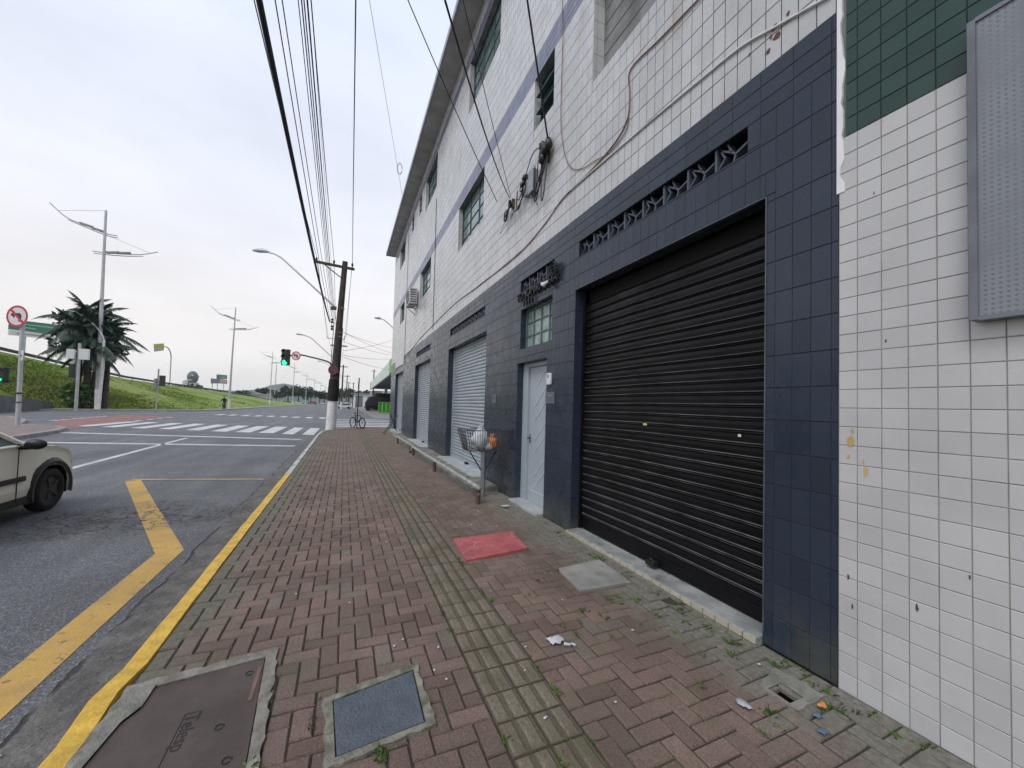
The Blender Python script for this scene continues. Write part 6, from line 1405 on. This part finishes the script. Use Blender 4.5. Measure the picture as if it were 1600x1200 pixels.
# cyclist
def person_on_bike():
    bicycle('black bicycle ridden by the dark clothed cyclist before the grass bank', (-17.5, 74.3, RZ), R(185), 1.18)
    me = bpy.data.meshes.new('person'); J = {'pel': (0, .22, .98), 'chest': (0, -.02, 1.36), 'neck': (0, -.10, 1.50), 'head0': (0, -.12, 1.58), 'head1': (0, -.13, 1.74), 'sl': (-.2, -.06, 1.42), 'sr': (.2, -.06, 1.42), 'el': (-.33, -.18, 1.2), 'er': (.33, -.18, 1.2), 'hl': (-.27, -.36, 1.04), 'hr': (.27, -.36, 1.04), 'kl': (-.13, -.18, .78), 'kr': (.13, -.14, .62), 'fl': (-.12, .0, .38), 'fr': (.12, .06, .19), 'tl': (-.12, -.14, .34), 'tr': (.12, -.08, .15), 'ul': (-.1, .20, .96), 'ur': (.1, .20, .96)}
    E_ = [('pel', 'chest'), ('chest', 'neck'), ('neck', 'head0'), ('head0', 'head1'), ('chest', 'sl'), ('chest', 'sr'), ('sl', 'el'), ('el', 'hl'), ('sr', 'er'), ('er', 'hr'), ('pel', 'ul'), ('pel', 'ur'), ('ul', 'kl'), ('kl', 'fl'), ('fl', 'tl'), ('ur', 'kr'), ('kr', 'fr'), ('fr', 'tr')]
    Rd = dict(pel=.16, chest=.18, neck=.06, head0=.085, head1=.09, sl=.08, sr=.08, el=.05, er=.05, hl=.035, hr=.035, kl=.068, kr=.068, fl=.045, fr=.045, tl=.035, tr=.035, ul=.10, ur=.10)
    K = list(J); me.from_pydata([J[k] for k in K], [(K.index(a), K.index(b)) for a, b in E_], [])
    o = bpy.data.objects.new('person', me); col.objects.link(o); sk = o.modifiers.new('skin', 'SKIN'); 
    for k, v in zip(K, me.skin_vertices[0].data): v.radius = (Rd[k], Rd[k]); v.use_root = (k == 'pel')
    ss_ = o.modifiers.new('sub', 'SUBSURF'); ss_.levels = 2; ss_.render_levels = 2; me.materials.append(m_cloth)
    o.location = (-17.5, 74.3, RZ); o.rotation_euler = (0, 0, R(5)); o.scale = (1.18,) * 3
    tag(o, 'person in dark clothes riding a bicycle towards the junction', 'person')
    mb = MB(); mb.smooth = True; mb.ball((0, -.12, 1.70), .11, .9, 1.05, 1.0, 12, 8); h_ = mb.build('hair', m_black, None); h_.parent = o
    mb = MB(); mb.smooth = True; mb.ball((0, -.17, 1.63), .09, .8, .9, 1.1, 12, 8); mb.ball((0, -.26, 1.63), .018, nu=6, nv=4); mb.ball((-.27, -.37, 1.04), .045, nu=8, nv=5); mb.ball((.27, -.37, 1.04), .045, nu=8, nv=5); f_ = mb.build('face_and_hands', m_skin, None); f_.parent = o
person_on_bike()
mb = MB(); mb.obox((-22.5, 108, .62), (1.0, .2, -.12), (0, .3, 0), (0, 0, .28)); tag(mb.build('black_sack', m_black, bevel=.1), 'black sack lying on the grass right of the cyclist', 'sack')

# ================================================================ PETROL STATION SIDE
gs = empty('petrol_canopy', (14, 80, 0), 'petrol station canopy with pale fascia and lime green corners', 'canopy')
mb = MB()
P = [(6.0, 60.2), (6.0, 104)]; mb.add([(6.0, 60.2, 5.95), (6.0, 104, 5.15), (6.0, 104, 6.95), (6.0, 60.2, 8.0), (6.3, 60.2, 5.95), (6.3, 104, 5.15), (6.3, 104, 6.95), (6.3, 60.2, 8.0)], [(0, 1, 2, 3), (4, 7, 6, 5), (0, 4, 5, 1), (3, 2, 6, 7), (0, 3, 7, 4), (1, 5, 6, 2)]); mb.build('fascia', M('pale_mint_fascia', (.60, .68, .62), .5, var=.04), gs)
mb = MB(); mb.box(5.95, 6.35, 57.2, 60.2, 6.05, 8.1); mb.box(6.3, 24, 57.2, 57.5, 6.05, 8.1); mb.box(5.95, 6.3, 104, 106, 5.1, 7.0); mb.build('green_corner', m_lime, gs)
mb = MB(); mb.add([(6.3, 57.5, 6.1), (24, 57.5, 6.1), (24, 104, 5.3), (6.3, 104, 5.3), (6.3, 57.5, 6.3), (24, 57.5, 6.3), (24, 104, 5.5), (6.3, 104, 5.5)], [(3, 2, 1, 0), (4, 5, 6, 7), (0, 1, 5, 4), (2, 3, 7, 6)]); mb.build('soffit', m_rg, gs)
for x in (9, 20):
    for y in (66, 96): mb = MB(); mb.box(x - .3, x + .3, y - .3, y + .3, -.2, 5.4); mb.build('column', m_wpaint, gs)
mb = MB(); mb.box(9, 11, 67, 67.4, 5.0, 5.6); mb.build('ceiling_unit', m_wpaint, gs)
kb = empty('kiosk', (12, 110, 0), 'grey and white petrol station shop under the canopy', 'building')
mb = MB(); mb.box(6.6, 22, 106, 116, -.2, 3.3); mb.mi = 1; mb.box(6.5, 22.1, 105.8, 116, 3.3, 4.9); mb.mi = 2; mb.box(9.0, 11.4, 105.7, 105.8, 3.4, 4.8); mb.build('wall', [m_pit, M('kiosk_grey', (.27, .28, .31), .6), m_wpaint], kb)
mb = MB(); mb.box(6.4, 22.2, 105.6, 105.8, 2.9, 3.4); mb.build('white_band', m_wpaint, kb)
tr = empty('dark_truck', (7.2, 92, RZ), 'black truck with a covered load parked by the petrol station', 'truck')
mb = MB(); mb.box(5.0, 9.6, 89.5, 98, .9, 3.1); mb.box(6.2, 9.6, 90, 98.2, 3.1, 3.9); mb.build('load', M('black_tarpaulin', (.014, .014, .015), .75, var=.4, bump=.05, bs=2), tr, bevel=.2)
mb = MB(); mb.prism([(4.2, .5), (5.0, .5), (5.0, 2.6), (4.7, 2.6), (4.25, 1.8)], 1, 90.2, 92.4); mb.build('cab', M('truck_black', (.02, .02, .022), .4), tr, bevel=.08)
mb = MB(); mb.box(4.3, 9.6, 90, 97.8, .55, .9); mb.build('chassis', m_black, tr)
for x in (4.9, 7.6, 8.8):
    for y in (90.0, 92.3): mb = MB(); mb.tube([(x, y - .14, .42), (x, y + .14, .42)], .5, 16); mb.build('wheel', m_rubber, tr)
mb = MB(); mb.box(4.18, 4.24, 90.5, 90.8, .9, 1.2); mb.build('headlight', m_sigwhite, tr)
for i, (x, y, l) in enumerate(((6.15, 75.4, 'lime green crate tower, left of the three at the forecourt'), (6.75, 74.6, 'lime green crate tower, middle of the three at the forecourt'), (7.35, 73.6, 'lime green crate tower, right of the three at the forecourt'))):
    if i == 0:
        c0 = empty('gas_bottle_cage', (0, 0, 0), l, 'cage', 'lime green cages at the forecourt')
        mb = MB()
        for a in (-.26, .26):
            for b in (-.4, .4): mb.box(a - .04, a + .04, b - .04, b + .04, 0, 1.95)
        for z in (.02, .65, 1.28, 1.9): mb.box(-.26, .26, -.44, -.38, z, z + .07); mb.box(-.26, .26, .38, .44, z, z + .07); mb.box(-.3, -.24, -.4, .4, z, z + .07); mb.box(.24, .3, -.4, .4, z, z + .07)
        for k in range(5): mb.box(-.22 + .1 * k, -.19 + .1 * k, -.42, -.40, 0, 1.9)
        mb.build('cage_frame', m_lime, c0)
        mb = MB(); mb.box(-.22, .22, -.36, .36, .05, 1.85); mb.build('shelf_panel', M('dark_green_panel', (.02, .10, .03), .6), c0)
    o = c0 if i == 0 else copy_tree(c0); o['label'] = l; placed(o, (x, y, RZ + .02))
sd_ = empty('white_shed', (6.4, 172, 0), 'low white shed with a grey roller door beyond the petrol station', 'building')
mb = MB(); mb.box(3.4, 11, 170, 180, -.2, 5.2); mb.build('wall', m_wpaint, sd_)
mb = MB(); mb.box(4.2, 6.9, 169.85, 169.98, -.1, 4.5); mb.build('roller_door', M('shed_door_grey', (.14, .15, .17), .6), sd_)
mb = MB(); mb.box(2.6, 22, 169.2, 181, 5.2, 5.6); mb.build('roof', m_rg, sd_)
sw = empty('boundary_wall', (2.5, 150, 0), 'pale boundary wall running from the shed along the pavement', 'wall')
mb = MB(); mb.box(2.9, 3.2, 136, 170, -.1, 3.0); mb.build('wall', m_wpaint, sw)
for x, y, h, l in ((6.6, 103, 10.2, 'plain dark post standing beyond the canopy edge'), (2.6, 140, 8.5, 'plain dark post above the white shed')):
    p_ = empty('service_pole', (x, y, 0), l, 'utility pole'); mb = MB(); mb.tube([(x, y, -.2), (x, y, h)], [.16, .12], 8); mb.build('shaft', m_wood, p_); mb = MB(); mb.box(x - .6, x + .6, y - .05, y + .05, h - .5, h - .4); mb.build('crossarm', m_wood, p_)

# ================================================================ AIR
hz = MB(); hz.box(-1600, 1600, -60, 2900, -3, 160); hz_m = bpy.data.materials.new('pale_haze'); hz_m.use_nodes = True; hn = hz_m.node_tree; hn.nodes.clear()
ho = hn.nodes.new('ShaderNodeOutputMaterial'); hv = hn.nodes.new('ShaderNodeVolumePrincipled'); hv.inputs['Color'].default_value = (.88, .92, 1, 1); hv.inputs['Density'].default_value = .00014; hv.inputs['Anisotropy'].default_value = .2
hn.links.new(hv.outputs[0], ho.inputs['Volume']); hz.build('haze', hz_m, kind='stuff')
